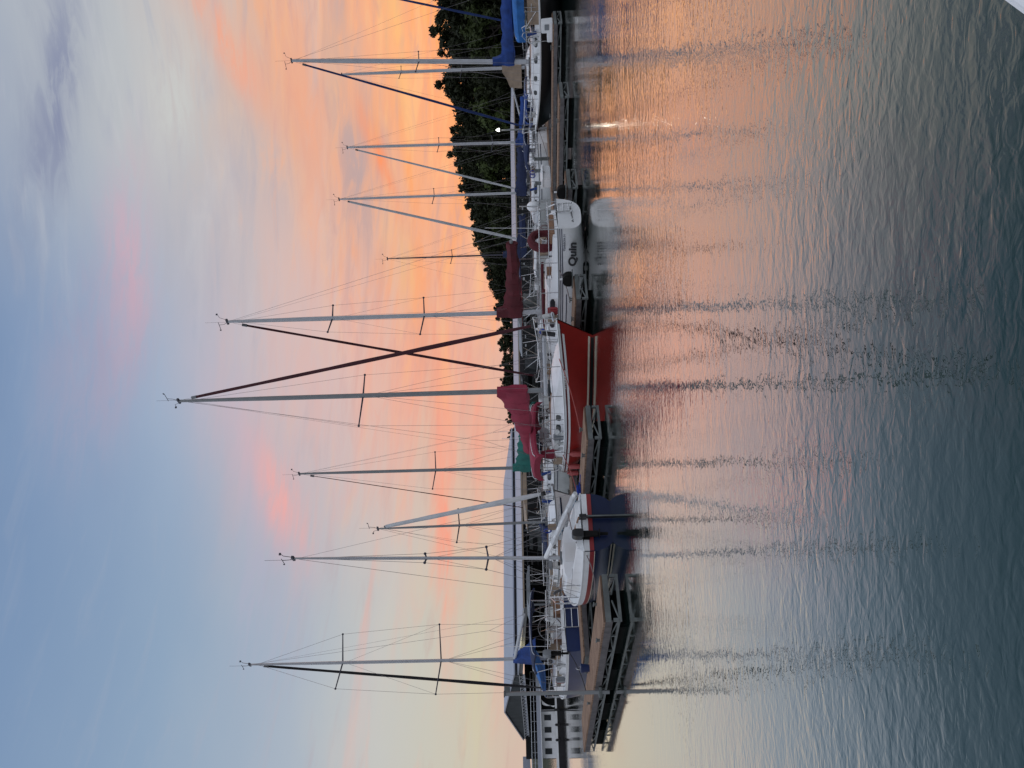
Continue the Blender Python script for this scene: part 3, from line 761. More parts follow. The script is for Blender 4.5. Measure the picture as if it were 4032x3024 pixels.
def clutter(bt, seed, n=7):
    rng = random.Random(seed); L = bt.L
    for k in range(n):
        u = rng.uniform(.03, .8); sg = rng.choice((-1, 1)); x = u * L; y = sg * bt.hb(u) * rng.uniform(.78, .93); z = bt.sheer(u) + .03
        t_ = rng.randrange(5)
        if t_ == 0: mb().box((x, y, z + .16), (.26, .14, .32)).build('jerry_can', rng.choice((TANC, REDP, GREYF)), bt.o, bevel=.025)
        elif t_ == 1: mb().torus((x, y, z + .34), .13, .028, 'y', 14, 5).build('coiled_line', rng.choice((ROPE, GREYC, BLUEROPE)), bt.o)
        elif t_ == 2: mb().tube([(x, y, z), (x, y, z + .1), (x + .06, y, z + .2), (x + .14, y, z + .22)], [.06, .05, .07, .09], 8).build('cowl_vent', GEL2, bt.o)
        elif t_ == 3: bt.winch(x, y * .85, z + .02)
        else: mb().tube([(x, y, z + .12), (x + .1, y, z + .5)], .07, 8).build('stowed_fender', rng.choice((GEL2, BLUEC, BLACK)), bt.o)
    mb().tube([(.08, bt.hb(0) * .8, bt.fs + .5), (.0, bt.hb(0) * .8, bt.fs + 2.1)], .008, 4).build('whip_antenna', GEL, bt.o)
    mb().tube([(.06, -bt.hb(0) * .6, bt.fs + .5), (.02, -bt.hb(0) * .6, bt.fs + 1.1)], .02, 5).build('flag_staff', STEEL, bt.o)
def heading(deg): return math.pi / 2 + R(deg)           # bow pointing away, deg to the left of the view
def heading_near(deg): return -math.pi / 2 + R(deg)     # bow pointing back towards the camera, deg to the right

# ---- red sloop, bow towards us
bt = Boat((-2.46, 26.48), heading_near(34), 'red-hulled sailboat with crimson sail cover and bimini, bow towards the open water', L=7.5, B=2.5, fs=.74, fm=.74, fb=1.0, tr=.62, zt=.12, ov=.75, hull=RED,
          boot=[(.07, .125, CREAM), (-.02, .045, BLACK)], cove=[(-.01, .05, 0, .985, GEL), (.055, .085, 0, .985, MAROON), (.10, .16, .02, .955, GEL)], rail=GEL)
bt.cabin(.2, .86, .36, wins=[(.235, .315), (.345, .42), (.45, .495)], front=.5)
bt.cockpit(.04, .2, .24)
bt.rig(4.0, 12.74, r=.085, m=ALU, spreaders=[(6.97, .95)], stay=FURLM, stay_r=.06, boom=4.0, boom_z=2.02, boom_end_z=1.84, cover=CRIM, cover_h=(.78, .2), cover_mast=.15, sweep=.25)
bt.rails(h=.6); bt.bimini(-.1, 1.7, 1.72, 1.05, CRIM, th=.2, edge=.1); bt.wheel(.7, 1.35)
bt.winch(1.2, -.95, .98); bt.winch(1.2, .95, .98)
mb().box((.35, .5, 1.32), (.3, .5, .32)).build('helm_seat', GEL, bt.o, bevel=.05)
mb().prism([(1.55, .86), (.75, .9), (.95, 1.42), (1.35, 1.5)], -.72, -.68, 'y').build('weather_cloth', CRIM, bt.o)
mb().tube([(7.4, 0, 1.1), (7.75, 0, 1.14)], .03, 6).build('anchor_roller', STEEL, bt.o)
mb().tube([(4.6, -.55, 1.32), (7.0, -.25, 1.36)], .05, 8).build('spinnaker_pole', ALUW, bt.o)
nu = bt.side(.83, .80, -1, .012); nv = bt.side(.72, .80, -1, .012)
dx_ = (nu - nv).normalized(); up_ = (bt.side(.77, .85, -1) - bt.side(.77, .75, -1)).normalized()
writing('registration_number', 'WTK00436R', .12, WHITET, bt.o, nu.lerp(nv, .5) + V((0, -.035, -.05)), dx_, dx_.cross(up_), sx=1.05)
RED_B = bt; clutter(bt, 11, 9)

# ---- white sloop showing its round transom
bt = Boat((4.94, 21.9), heading(39), 'white sailboat with maroon sail cover, showing its rounded transom and swim ladder', L=7.7, B=2.45, fs=.84, fm=.80, fb=.95, tr=.56, zt=.14, zm=-.35, ov=.9, rake=.12, q=3.0, hull=GEL,
          boot=[(.02, .09, BLACK), (-.06, -.01, BLUEST)], cove=[(.03, .055, 0, .97, BLUEST), (.085, .11, 0, .97, BLUEST), (.20, .225, .28, .9, BLUEST)])
bt.cabin(.3, .82, .36, wins=[(.47, .53), (.36, .45)], front=.45); bt.cockpit(.05, .3, .22)
bt.rig(4.06, 11.9, r=.08, m=ALUW, spreaders=[(5.25, .85), (8.35, .62)], stay=FURLM, stay_r=.05, boom=3.1, boom_z=2.12, boom_end_z=2.22, cover=MAROON, cover_h=(.5, .15), cover_mast=.35, cover_from=0)
bt.rails(h=.55); bt.ladder(-.22, .36, .84, .42, x=-.02); bt.wheel(1.0, 1.25, .4)
wc = mb().torus((1.0, 0, 1.25), .36, .13, 'x', 22, 8); wc.box((1.0, 0, .98), (.2, .7, .3)); wc.build('wheel_cover', MAROON, bt.o, smooth=True)
for sg in (1, -1):
    mb().tube([(2.45, sg * .62, 1.26), (3.2, sg * .6, 1.28), (4.2, sg * .5, 1.24)], .05, 7).build('rail_cover', MAROON, bt.o)
    bt.winch(1.75, sg * .82, 1.05)
mb().box((.5, .1, 1.0), (.4, .9, .14)).build('stern_seat', TEAK, bt.o, bevel=.02)
mb().ball((.15, -.55, 1.52), (.16, .16, .2), 10, 7).build('horseshoe_buoy', GEL, bt.o, smooth=True)
mb().tube([(4.7, -.2, 1.3), (5.0, -.2, 1.32), (5.0, -.2, 1.5)], .07, 8).build('dorade_vent', GEL, bt.o)
writing('hailing_port', 'St. Louis, Mo.', .135, DARKT, bt.o, (bt.xs(0, .40) - .012, 0, .40), (0, -1, .06), (-1, 0, .15), shear=.15)
p0, p1 = bt.side(.15, .4, 1, .014), bt.side(.05, .4, 1, .014)
xd = (p1 - p0).normalized(); upv = (bt.side(.1, .5, 1) - bt.side(.1, .35, 1)).normalized()
writing('boat_name', 'Quin', .34, SILT, bt.o, p0.lerp(p1, .5) + V((0, .03, -.08)), xd, xd.cross(upv), sx=1.1, shear=.2, bold=.042)
p0, p1 = bt.side(.085, .64, 1, .012), bt.side(.005, .64, 1, .012); xd = (p1 - p0).normalized()
writing('class_lettering', 'PEARSON 31', .085, BLUEST, bt.o, p0.lerp(p1, .45) + V((0, .02, 0)), xd, xd.cross(upv), sx=1.1)
PEA_B = bt; clutter(bt, 12, 9)

# ---- small navy daysailer, stern towards us
bt = Boat((-3.25, 17.4), heading(31), 'small navy sailboat with white top and red stripe, black outboard on its stern', L=6.3, B=1.95, fs=.66, fm=.64, fb=.82, tr=.72, zt=-.12, zm=-.3, ov=.5, q=2.8, hull=NAVY,
          cove=[(-.012, .12, 0, .985, GEL), (.12, .225, 0, .985, REDP), (.225, .24, 0, .985, CREAM)], boot=[(.02, .05, CREAM)], rail=GEL)
bt.cabin(.34, .92, .40, frac=.86, wins=[], front=.6, hatch=False, comp=DECKW); bt.cockpit(.03, .34, .22)
hx = bt.hb(0)
tb = mb().box((-.012, 0, .6), (.02, hx * 1.96, .125)); tb.build('transom_band', GEL, bt.o)
mb().box((-.012, 0, .487), (.02, hx * 1.95, .10)).build('transom_stripe', REDP, bt.o)
bt.rig(2.6, 8.0, r=.055, m=ALUW, z0=1.05, spreaders=[(3.0, .3), (4.6, .12)], raked=.5, boom=2.75, boom_z=1.5, boom_end_z=.80, boom_y=-.66, boom_m=GEL, cover=GREYC, cover_h=(.06, .07), cover_mast=0, cover_from=.25, cover_w=.5, backstay=False)
for t0, t1 in ((.36, .5), (.74, .93)):
    g_, e_ = V((2.6 - .05, 0, 1.5)), V((-.15, -.66, .80)); pts = [tuple(g_.lerp(e_, t0 + (t1 - t0) * k / 4) + V((0, -.02, -.035))) for k in range(5)]
    mb().tube(pts, [.055, .075, .07, .078, .05], 8).build('cloth_wrap', PALEB, bt.o, smooth=True)
bt.rails(h=.5, stern=False, n=4)
rd = mb().box((-.13, -.08, .30), (.10, .05, .72)); rd.box((-.13, -.08, .66), (.2, .07, .16)); rr_ = rd.build('rudder', BLACK, bt.o)
mb().box((-.185, -.08, .30), (.012, .03, .66)).build('rudder_edge', GALV, rr_)
mb().tube([(-.1, -.08, .75), (.7, .05, .86)], .022, 6).build('tiller', TEAK, bt.o)
bt.outboard(-.1, .33, .60, sc_=.7)
mb().box((5.25, 0, 1.0), (.42, .42, .05), ry=.14).build('fore_hatch', TEAK, bt.o, bevel=.01)
for sg in (1, -1): mb().tube([(2.75, sg * .52, 1.13), (3.7, sg * .46, 1.12)], .028, 5).build('handrail', TEAK, bt.o)
mb().tube([(4.3, .3, .95), (4.5, .38, 1.25), (4.56, .4, 1.27)], .04, 6).build('vent_pipe', BLACK, bt.o)
NAV_B = bt

# ---- blue sloop at left
bt = Boat((-7.65, 24.3), heading(39), 'blue-hulled sailboat at left with a steel ladder on its flat wide transom', L=7.4, B=2.5, fs=.86, fm=.84, fb=1.02, tr=.86, zt=.05, ov=.8, q=3.4, hull=NAVY2, rail=GEL, cove=[(-.01, .06, 0, .985, GEL)], boot=[(.05, .1, GEL)])
bt.cabin(.34, .84, .38, wins=[(.38, .48), (.55, .62)]); bt.cockpit(.03, .34, .2)
bt.rig(3.7, 12.3, r=.075, m=ALUW, spreaders=[(5.3, 1.25), (8.9, .98)], stay=BLACKC, stay_r=.06, boom=4.1, boom_z=2.62, boom_end_z=2.2, boom_m=ALUW, sweep=.2, gear=True)
mb().rings([[(3.65 - t_ * 1.1, -.16, 2.68 - t_ * .62), (3.65 - t_ * 1.1, .16, 2.68 - t_ * .62), (3.6 - t_ * 1.3, .26, 1.95 - .1 * t_), (3.6 - t_ * 1.3, -.26, 1.95 - .1 * t_)] for t_ in (0, .2, .4, .6, .8, 1)]).build('sail_bag', BLUEC, bt.o, smooth=True)
bt.bimini(.1, 2.0, 1.93, 1.12, NAVYC, arch=.13, th=.05)
rs = []
for i in range(11):
    t_ = i / 10; x = 1.2 + 4.0 * t_; z = 2.02 - .10 * t_ - .34 * t_ * t_; w_ = .1 + .5 * t_; h_ = .05 + .16 * math.sin(min(t_ * 1.15, 1) * math.pi) ** 2 * t_
    rs.append([(x, .35 - w_, z - h_), (x, .35 - w_ * .5, z + .05), (x, .35 + w_ * .5, z + .05), (x, .35 + w_, z - h_), (x, .35, z - h_ * 1.5)])
mb().rings(rs).build('awning', BLUEL, bt.o, smooth=True)
bt.rails(h=.6); bt.ladder(0, .62, .88, .36, x=-.07, n=3); bt.wheel(.8, 1.35, .4)
mb().box((.5, -.55, 1.05), (.35, .5, .35)).build('cockpit_locker', TEAK, bt.o); mb().box((1.3, .6, 1.2), (.5, .4, .4)).build('cockpit_cushion', TANC, bt.o, bevel=.06)
bt.outboard(.02, 1.12, 1.3, m=GREYF, sc_=.7)
BLU_B = bt; clutter(bt, 14, 9)

# ---- sloops beyond the walkway and to the right
bt = Boat((-7.93, 31.55), heading_near(39), 'small white sloop with a thick pale furled headsail, bow over the walkway', L=6.6, B=2.3, fs=.9, fm=.86, fb=1.02, hull=GEL, cove=[(.16, .22, 0, .97, BLUEST)], ov=.6)
bt.cabin(.3, .84, .34, wins=[(.36, .46), (.52, .6)]); bt.cockpit(.05, .3)
bt.rig(4.3, 7.7, r=.055, raked=.2, spreaders=[(4.6, .7)], stay=GREYC, stay_r=.095, boom=2.7, boom_z=1.28, cover=NAVYC, cover_h=(.3, .15), cover_mast=0); bt.rails(h=.55)
mb().tube([(6.3, 0, 1.06), (6.95, 0, 1.1)], .05, 6).build('anchor_roller', STEEL, bt.o)
SML_B = bt; clutter(bt, 15, 7)
bt = Boat((-1.4, 29.9), heading(39), 'white sailboat with a green sail cover behind the red sailboat', L=7.6, B=2.5, fs=.92, fm=.86, fb=1.05, hull=GEL2, cove=[(.1, .13, 0, .97, BLUEST)])
bt.cabin(.3, .84, .4, wins=[(.36, .46), (.5, .6)]); bt.cockpit(.05, .3)
bt.rig(3.6, 12.0, r=.08, spreaders=[(6.0, .95)], stay=FURLM, stay_r=.02, boom=3.1, boom_z=1.98, cover=GREENC, cover_h=(.55, .3), cover_mast=.25); bt.rails(); bt.wheel(.9); clutter(bt, 17, 8)
bt.bimini(.2, 1.6, 1.75, 1.0, GREENC, th=.1)
bt = Boat((10.1, 42.1), heading(39), 'sailboat with a thin black mast beyond the white sailboat', L=7.2, B=2.4, fs=.9, fm=.86, fb=1.05, hull=GEL2)
bt.cabin(.3, .84, .4, wins=[(.36, .46), (.52, .62)]); bt.cockpit(.05, .3)
bt.rig(3.7, 10.1, r=.05, m=WIRED, spreaders=[(6.2, .6)], boom=3.0, boom_z=1.9, cover=NAVYC, cover_h=(.4, .2), gear=True); bt.rails()
bt = Boat((13.4, 40.6), heading(39), 'white sailboat with navy sail cover and pale furled headsail, left of the lit lamp post', L=7.6, B=2.6, fs=.95, fm=.9, fb=1.1, hull=GEL, cove=[(.1, .14, 0, .97, BLUEST)])
bt.cabin(.28, .84, .42, wins=[(.33, .43), (.48, .58)]); bt.cockpit(.05, .28)
bt.rig(3.7, 12.55, r=.075, m=ALUW, spreaders=[(7.0, .7)], stay=GREYC, stay_r=.085, boom=3.1, boom_z=1.78, cover=NAVYC, cover_h=(.5, .3), cover_mast=.1); bt.rails(); bt.wheel(.8)
bt.bimini(-.1, 1.5, 1.55, 1.0, NAVYC, arch=.2)
bt.outboard(-.1, -.5, .9, sc_=.8); clutter(bt, 18, 8)
bt = Boat((17.13, 43.1), heading(39), 'white sailboat with a royal blue sail cover, right of the lit lamp post', L=7.6, B=2.6, fs=.95, fm=.9, fb=1.1, hull=GEL)
bt.cabin(.28, .84, .42, wins=[(.33, .43), (.48, .58), (.62, .67)]); bt.cockpit(.05, .28)
bt.rig(3.7, 12.55, r=.085, m=ALUW, raked=.1, spreaders=[(6.9, .75), (3.6, .8)], stay=GREYC, stay_r=.065, boom=3.1, boom_z=1.62, cover=BLUEC, cover_h=(.5, .2), cover_mast=.25); bt.rails()
bt.bimini(.0, 1.6, 1.5, 1.0, BLUEC, arch=.12, th=.06); bt.dodger(1.9, 2.9, .9, .6, BLUEC)
bt = Boat((16.9, 31.0), heading(39), 'black-hulled sailboat with white cabin and royal blue sail cover at the right', L=7.3, B=2.6, fs=.95, fm=.9, fb=1.12, tr=.7, hull=BLACKH, rail=GEL, ov=1.0, cove=[(-.01, .035, 0, .985, GEL)])
bt.cabin(.28, .86, .36, wins=[(.31, .37), (.42, .47), (.55, .585), (.645, .675)], front=.4); bt.cockpit(.04, .28)
bt.rig(3.75, 12.05, r=.1, m=ALUW, raked=.5, spreaders=[(6.35, .9)], stay=FURLB, stay_r=.058, boom=4.0, boom_z=2.2, boom_m=ALUW, cover=BLUEC, cover_h=(.42, .3), cover_mast=.55); bt.rails(h=.6)
bt.bimini(-.6, 2.3, 1.86, 1.1, BLUEL, arch=.2, th=.3)
mb().rings([[(x, -1.0, .95), (x, -.98, 1.5), (x, -.8, 1.55), (x, -.8, .95)] for x in (.1, .9, 1.8)]).build('weather_cloth', TANC, bt.o)
mb().rings([[(x, 1.02, .95), (x, 1.0, 1.42), (x, .8, 1.46), (x, .8, .95)] for x in (.0, .9, 1.6)]).build('weather_cloth', TANC, bt.o)
BLK_B = bt; clutter(bt, 16, 8)
bt = Boat((18.7, 53.4), heading_near(39), 'sailboat with a tan mast cover behind the black-hulled sailboat', L=6.8, B=2.6, fs=.95, fm=.9, fb=1.1, hull=GEL2)
bt.cabin(.28, .84, .42, wins=[(.36, .46), (.52, .62)]); bt.cockpit(.05, .28)
bt.rig(4.0, 13.8, r=.1, m=ALUW, spreaders=[(5.7, 1.0), (9.8, .8)], boom=4.3, boom_z=2.62, boom_end_z=1.75, boom_m=ALUW, gear=False); bt.rails()
mb().rings([[(4.25, -.16, z), (4.25, .16, z), (4.1 - k, .2, z), (4.1 - k, -.2, z)] for z, k in ((1.7, 1.5), (2.5, 1.4), (2.75, .7), (3.0, .3))]).build('mast_cover', TANC, bt.o)
bt = Boat((23.6, 34.9), heading(39), 'sailboat at the right picture edge with a royal blue furled headsail', L=7.1, B=2.6, fs=.95, fm=.9, fb=1.1, hull=GEL2)
bt.cabin(.28, .84, .42, wins=[(.36, .46), (.52, .62)]); bt.cockpit(.05, .28)
bt.rig(4.0, 13.0, r=.085, m=ALUW, spreaders=[(6.5, .9)], stay=FURLB, stay_r=.06, boom=3.2, boom_z=2.3, cover=BLUEC, cover_h=(.5, .3)); bt.rails()

# ------------------------------------------------------------------ motorboats in the covered slips
def motorboat(p, ang, label, L=7.0, B=2.5, h=1.0, hull=GREYF, top=GREYF):
    o = thing('motorboat', (p[0], p[1], 0), ang, label, 'motorboat', 'motorboats under the covered dock')
    rs = []
    for i in range(13):
        u = i / 12; hb_ = B / 2 * (1 if u < .5 else max(.02, 1 - ((u - .5) / .5) ** 2.2)); z = h + .25 * u * u; k = .75
        rs.append([(u * L, -hb_, z), (u * L - .3 * u, -hb_ * k, -.1), (u * L - .3 * u, hb_ * k, -.1), (u * L, hb_, z)])
    mb().rings(rs).build('hull', hull, o)
    mb().rings([[(x, -w_, h + .1), (x + .15, -w_ * .85, h + 1.15), (x + .15, w_ * .85, h + 1.15), (x, w_, h + .1)] for x, w_ in ((L * .3, B * .4), (L * .5, B * .4), (L * .66, B * .3))]).build('cabin', top, o)
    c = mb(); 
    for s in (1, -1): c.box((L * .46, s * B * .375, h + .7), (L * .28, .02, .35))
    c.build('window', GLASS, o)
    mb().box((L * .2, 0, h + 1.35), (L * .5, B * .75, .05)).build('canopy', top, o)
    a_ = mb()
    for s in (1, -1):
        a_.tube([(L * .02, s * B * .35, h), (L * .02, s * B * .35, h + 1.33)], .03, 5)
    a_.build('canopy_post', STEEL, o)

def pontoon(p, ang, label, canopy, L=6.0, B=2.4):
    o = thing('pontoon_boat', (p[0], p[1], 0), ang, label, 'pontoon boat', 'pontoon boats between the walkway and the covered dock')
    for s in (1, -1): mb().tube([(0, s * .8, .1), (L - .5, s * .8, .1), (L, s * .8, .3)], [.3, .3, .1], 10).build('float_tube', STEEL, o)
    mb().box((L / 2, 0, .48), (L, B, .1)).build('deck', GREYF, o)
    for s in (1, -1):
        mb().box((L / 2, s * (B / 2 - .03), .85), (L * .86, .03, .5)).build('side_panel', GEL2, o)
        r_ = mb(); r_.tube([(.3, s * (B / 2 - .03), 1.18), (L - .4, s * (B / 2 - .03), 1.18)], .02, 5)
        for k in range(7): r_.tube([(.4 + k * (L - .9) / 6, s * (B / 2 - .03), .5), (.4 + k * (L - .9) / 6, s * (B / 2 - .03), 1.18)], .016, 5)
        r_.build('rail', STEEL, o)
    mb().box((1.2, 0, .8), (1.2, 1.8, .5)).build('seat', TANC, o, bevel=.06); mb().box((2.9, .55, .95), (.5, .6, .8)).build('helm_console', GEL, o, bevel=.05)
    f = mb()
    for s in (1, -1):
        for x0, x1 in ((1.6, .8), (1.6, 1.8), (1.6, 2.7)): f.tube([(x0, s * 1.1, 1.15), (x1, s * 1.1, 2.15)], .018, 5)
    f.tube([(.8, -1.1, 2.14), (.8, 1.1, 2.14)], .018, 5); f.tube([(1.6, -1.1, 1.16), (1.6, 1.1, 1.16)], .018, 5)
    f.build('canopy_frame', STEEL, o); mb().rings([[(x, -1.15, 2.1), (x, -.6, 2.24), (x, .6, 2.24), (x, 1.15, 2.1), (x, 1.12, 2.06), (x, -1.12, 2.06)] for x in (.7, 1.8, 2.8)]).build('canopy', canopy, o)
for p, ang, lb, cv in (((-9.6, 36.5), heading(39), 'pontoon boat with a grey canopy left of the small sloop mast', GREYF), ((-6.0, 40.0), heading(30), 'pontoon boat with a black canopy behind the small sloop', BLACKC),
                       ((3.9, 34.6), heading(39), 'pontoon boat with a grey canopy just behind the white sailboat mast', GREYF), ((-4.3, 33.6), heading(36), 'pontoon boat with a tan canopy left of the green sail cover', TANC), ((7.6, 38.4), heading(39), 'pontoon boat with a navy canopy behind the maroon wheel cover', NAVYC), ((1.5, 36.0), heading(39), 'pontoon boat with a black canopy behind the tallest mast', BLACKC), ((5.8, 41.0), heading(45), 'pontoon boat with a red canopy behind the white sailboat bow', REDP)):
    pontoon(p, ang, lb, cv)

# ------------------------------------------------------------------ covered dock
SB = V((.7826, .6225, 0)); SA = V((.6225, -.7826, 0)); P1 = V((-29.8, 68, 0)); ANG_S = math.atan2(SB.y, SB.x)
sh = thing('covered_dock', P1, ANG_S, 'long covered dock with a pale two-tier metal roof and dark screened gable', 'covered dock')
def slab(y0, z0, y1, z1, x0, x1, th=.1): 
    return mb().rings([[(x0, y0, z0), (x1, y0, z0), (x1, y0, z0 - th), (x0, y0, z0 - th)], [(x0, y1, z1), (x1, y1, z1), (x1, y1, z1 - th), (x0, y1, z1 - th)]])
slab(0, 4.98, -10.7, 3.72, 0, 24).build('upper_roof', ROOF, sh)
slab(.01, 4.98, 10.3, 3.5, 0, 24).build('rear_roof', ROOF, sh)
mb().box((12, -10.55, 3.5), (23.9, .1, .34)).build('gap_shade_strip', ROOFD, sh)  # solid dark strip painted as the shade in the gap
slab(-10.6, 3.42, -24.3, 2.66, 0, 76).build('lower_roof', ROOF, sh)
mb().box((38, -24.34, 2.58), (76, .07, .1)).build('eave_trim', TRIMT, sh)
mb().prism([(-10.7, 3.6), (0, 4.86), (10.2, 3.42), (10.2, 3.02), (-10.7, 3.02)], .12, .2, 'x').build('gable_screen', SCREEN, sh)
mb().prism([(-10.7, 3.0), (-10.7, 3.3), (-24.2, 2.54), (-24.2, 2.36)], .1, .16, 'x').build('gable_beam', SHEDW, sh)
g = mb().box((.05, 0, 2.86), (.1, 20.6, .05)); g.box((.05, 0, 3.28), (.1, 20.6, .05))
for i in range(20):
    y = -10 + i; g.box((.05, y, 3.07), (.06, .04, .38)); g.tube([(.05, y, 2.88), (.05, y + 1, 3.27)], .018, 4)
g.build('gable_truss', ALUW, sh)
mb().box((.14, 0, 3.07), (.02, 20.6, .44)).build('gable_fascia', ROOF, sh)
mb().box((36, 9, 1.6), (76, .2, 3.2)).build('shade_backdrop', SHADE, sh); mb().box((75.5, -8, 1.6), (.2, 33, 3.2)).build('shade_end_sheet', SHADE, sh)  # dark sheets standing in for the shade under the roof
for i in range(15):
    x = .3 + i * 5.4
    for y in (-24.1, -15): mb().box((x, y, 1.35), (.10, .10, 2.5)).build('post', SHEDW, sh)
mb().box((38, -14.5, .38), (75, 1.4, .2)).build('dock_deck', FASCIA, sh)
rl = mb(); rng = random.Random(3)
x = 2
while x < 70:
    if rng.random() < .6: rl.box((x, -4 + rng.uniform(-.2, .2), 2.05 + rng.uniform(-.06, .06)), (rng.uniform(.3, 1.1), .05, rng.uniform(.08, .22)))
    x += rng.uniform(.6, 1.6)
rl.build('inner_ledge', mat('pale_inner_panel', (.5, .52, .54), .7), sh)
for i in range(12):
    x = 3 + i * 6; b_ = mb().box((x, -18, .9), (.08, .08, 1.6)); b_.box((x, -14.5, 1.5), (.06, 6, .05)); b_.build('slip_frame', SHEDW, sh)
S = lambda x, y, z=0: tuple(P1 + SB * x - SA * y + V((0, 0, z)))
for x, y, lb, k in ((8, -22, 'grey motorboat under the covered dock behind the navy sailboat', GREYF), (16, -21, 'dark blue motorboat under the covered dock', NAVYC), (24, -22, 'grey canopied motorboat under the covered dock behind the red sailboat', GREYF),
                    (33, -21, 'white motorboat under the covered dock between the two masts at centre', GEL2), (43, -22, 'dark motorboat under the covered dock behind the white sailboat', BLACKC), (54, -22, 'white motorboat far under the covered dock at right', GEL2)):
    motorboat(S(x, y + 6), ANG_S - math.pi / 2, lb, hull=k, top=GREYF if k != GEL2 else GEL2)
s2 = thing('covered_dock', tuple(P1 + SB * -3 - SA * 10.3), ANG_S, 'low flat-roofed covered dock at the far left edge', 'covered dock')
mb().box((-12, 6, 3.2), (27, 12, .7)).build('flat_roof', ROOF, s2); mb().box((-12, 11, 1.4), (27, .2, 2.8)).build('shade_backdrop', SCREEN, s2)  # the dark sheet behind takes the place of shade below the flat roof
for x in (-1, -6, -11): mb().box((x, .4, 1.5), (.14, .14, 2.8)).build('post', ALU, s2)
# lit lamps
def lamp_on(o, p, col_, e, r=.06):
    l = bpy.data.lights.new('lamp_light', 'POINT'); l.energy = e; l.color = col_; l.shadow_soft_size = r
    q = bpy.data.objects.new('lamp_light', l); COL.objects.link(q); q.parent = o; q.location = p
lp = thing('flood_lamp', S(-.35, -16.6, 2.85), ANG_S, 'lit yellow flood lamp on the left gable corner of the covered dock', 'lamp')
mb().ball((0, 0, 0), (.16, .22, .16), 10, 7).build('bulb', LAMPY, lp); mb().box((.2, 0, .14), (.3, .2, .06)).build('bracket', SHEDW, lp); lamp_on(lp, (-.35, 0, -.1), (1, .86, .5), 25)
for x, y, z, lb in ((22, -16, 1.75, 'tiny lit lamp under the covered dock behind the navy sailboat'), (47, -14, 2.2, 'tiny lit lamp under the covered dock beside the red sailboat mast')):
    q = thing('dock_lamp', S(x, y, z), ANG_S, lb, 'lamp'); mb().ball((0, 0, 0), .085, 8, 6).build('bulb', LAMPY, q); mb().box((.1, 0, .12), (.2, .06, .04)).build('bracket', SHEDW, q)

# ------------------------------------------------------------------ lamp post on the walkway
lp = thing('lamp_post', (13.62, 40.1, .45), 0, 'lit white lamp on a thin post rising from the walkway at right', 'lamp post')
mb().tube([(0, 0, 0), (-.02, 0, 1.4), (-.02, 0, 2.5)], [.07, .055, .04], 8).build('post', ALU, lp)
mb().tube([(-.02, 0, 2.44), (-.02, 0, 2.5), (-.02, 0, 2.535)], [.05, .09, .11], 10).build('lamp_collar', ALUD, lp)
mb().rings([[(r_ * math.cos(t_ * math.pi / 5), r_ * math.sin(t_ * math.pi / 5), z) for t_ in range(10)] for r_, z in ((.04, 2.5), (.10, 2.54), (.08, 2.64), (.02, 2.74))]).build('lamp_globe', LAMPW, lp, smooth=True)
lamp_on(lp, (-.05, -.3, 2.55), (1, .95, .8), 3)

# ------------------------------------------------------------------ things on the docks
pl = thing('steel_post', (-7.55, 18.25, -.8), R(12), 'tall square steel post with a small bracket fixed to the nearest finger dock', 'post')
mb().box((0, 0, 2.14), (.085, .085, 2.54)).build('shaft', ALU, pl, bevel=.008)
k = mb().box((0, 0, 3.43), (.13, .13, .03)); k.box((.11, 0, 3.36), (.12, .08, .14)); k.build('cap_bracket', GALV, pl)
mb().box((0, .08, 1.1), (.26, .3, .06)).build('post_bracket', GALV, pl)
for (x, y), lb in zip(((11.27, 37.7), (10.55, 37.25), (9.75, 36.6)), ('grey dock post right of the white dock box', 'grey dock post standing in front of the white dock box', 'grey dock post left of the white dock box')):
    o = thing('dock_post', (x, y, .45), ANG_B, lb, 'post', 'grey posts on the walkway')
    mb().box((0, 0, .36), (.13, .13, .72)).build('post', GALV, o, bevel=.01); mb().prism([(-.08, .72), (.08, .72), (.06, .78), (-.06, .78)], -.08, .08, 'y').build('cap', GALV, o)
for s_, lb in ((3.4, 'white power pedestal on the walkway below the blue sailboat ladder'), (8.3, 'white power pedestal on the walkway by the small sloop bow'), (12.6, 'white power pedestal on the walkway behind the red stern'), (17.5, 'white power pedestal on the walkway behind the white sailboat cabin'), (30.5, 'white power pedestal on the walkway behind the black bow')):
    o = thing('power_pedestal', tuple(WALK0 + FB * s_ + FA * 1.1 + V((0, 0, DZ))), ANG_B, lb, 'pedestal', 'power pedestals on the walkway')
    mb().box((0, 0, .38), (.2, .18, .76)).build('cabinet', GEL2, o, bevel=.015); mb().prism([(-.12, .765), (.12, .765), (.12, .84), (-.12, .9)], -.11, .11, 'x').build('hood', GREYF, o); mb().box((0, -.1, .5), (.13, .02, .16)).build('socket_panel', BLACK, o)
    mb().torus((.0, .16, .42), .13, .02, 'y', 16, 5).build('shore_cable', BLACKC, o)
o = thing('dock_box', (10.1, 36.7, .45), ANG_B, 'white fibreglass dock box on the walkway between grey posts', 'dock box')
mb().box((0, 0, .19), (1.15, .5, .38)).build('box', GEL, o, bevel=.03); mb().prism([(-.29, .385), (.29, .385), (.26, .5), (-.27, .44)], -.6, .6, 'x').build('lid', GEL, o); mb().box((0, -.3, .36), (.1, .02, .08)).build('latch', STEEL, o)
o = thing('dock_box', (-2.1, 27.9, .45), ANG_B, 'small white dock box at the root of the dock behind the red stern', 'dock box')
mb().box((0, 0, .17), (.8, .45, .34)).build('box', GEL, o, bevel=.03); mb().prism([(-.26, .345), (.26, .345), (.24, .42), (-.25, .40)], -.42, .42, 'x').build('lid', GEL, o)
st = thing('dock_steps', (14.3, 30.15, .45), ANG_A, 'white two-step fibreglass boarding steps beside the black hull', 'steps'); st.scale = (.82, .82, .9)
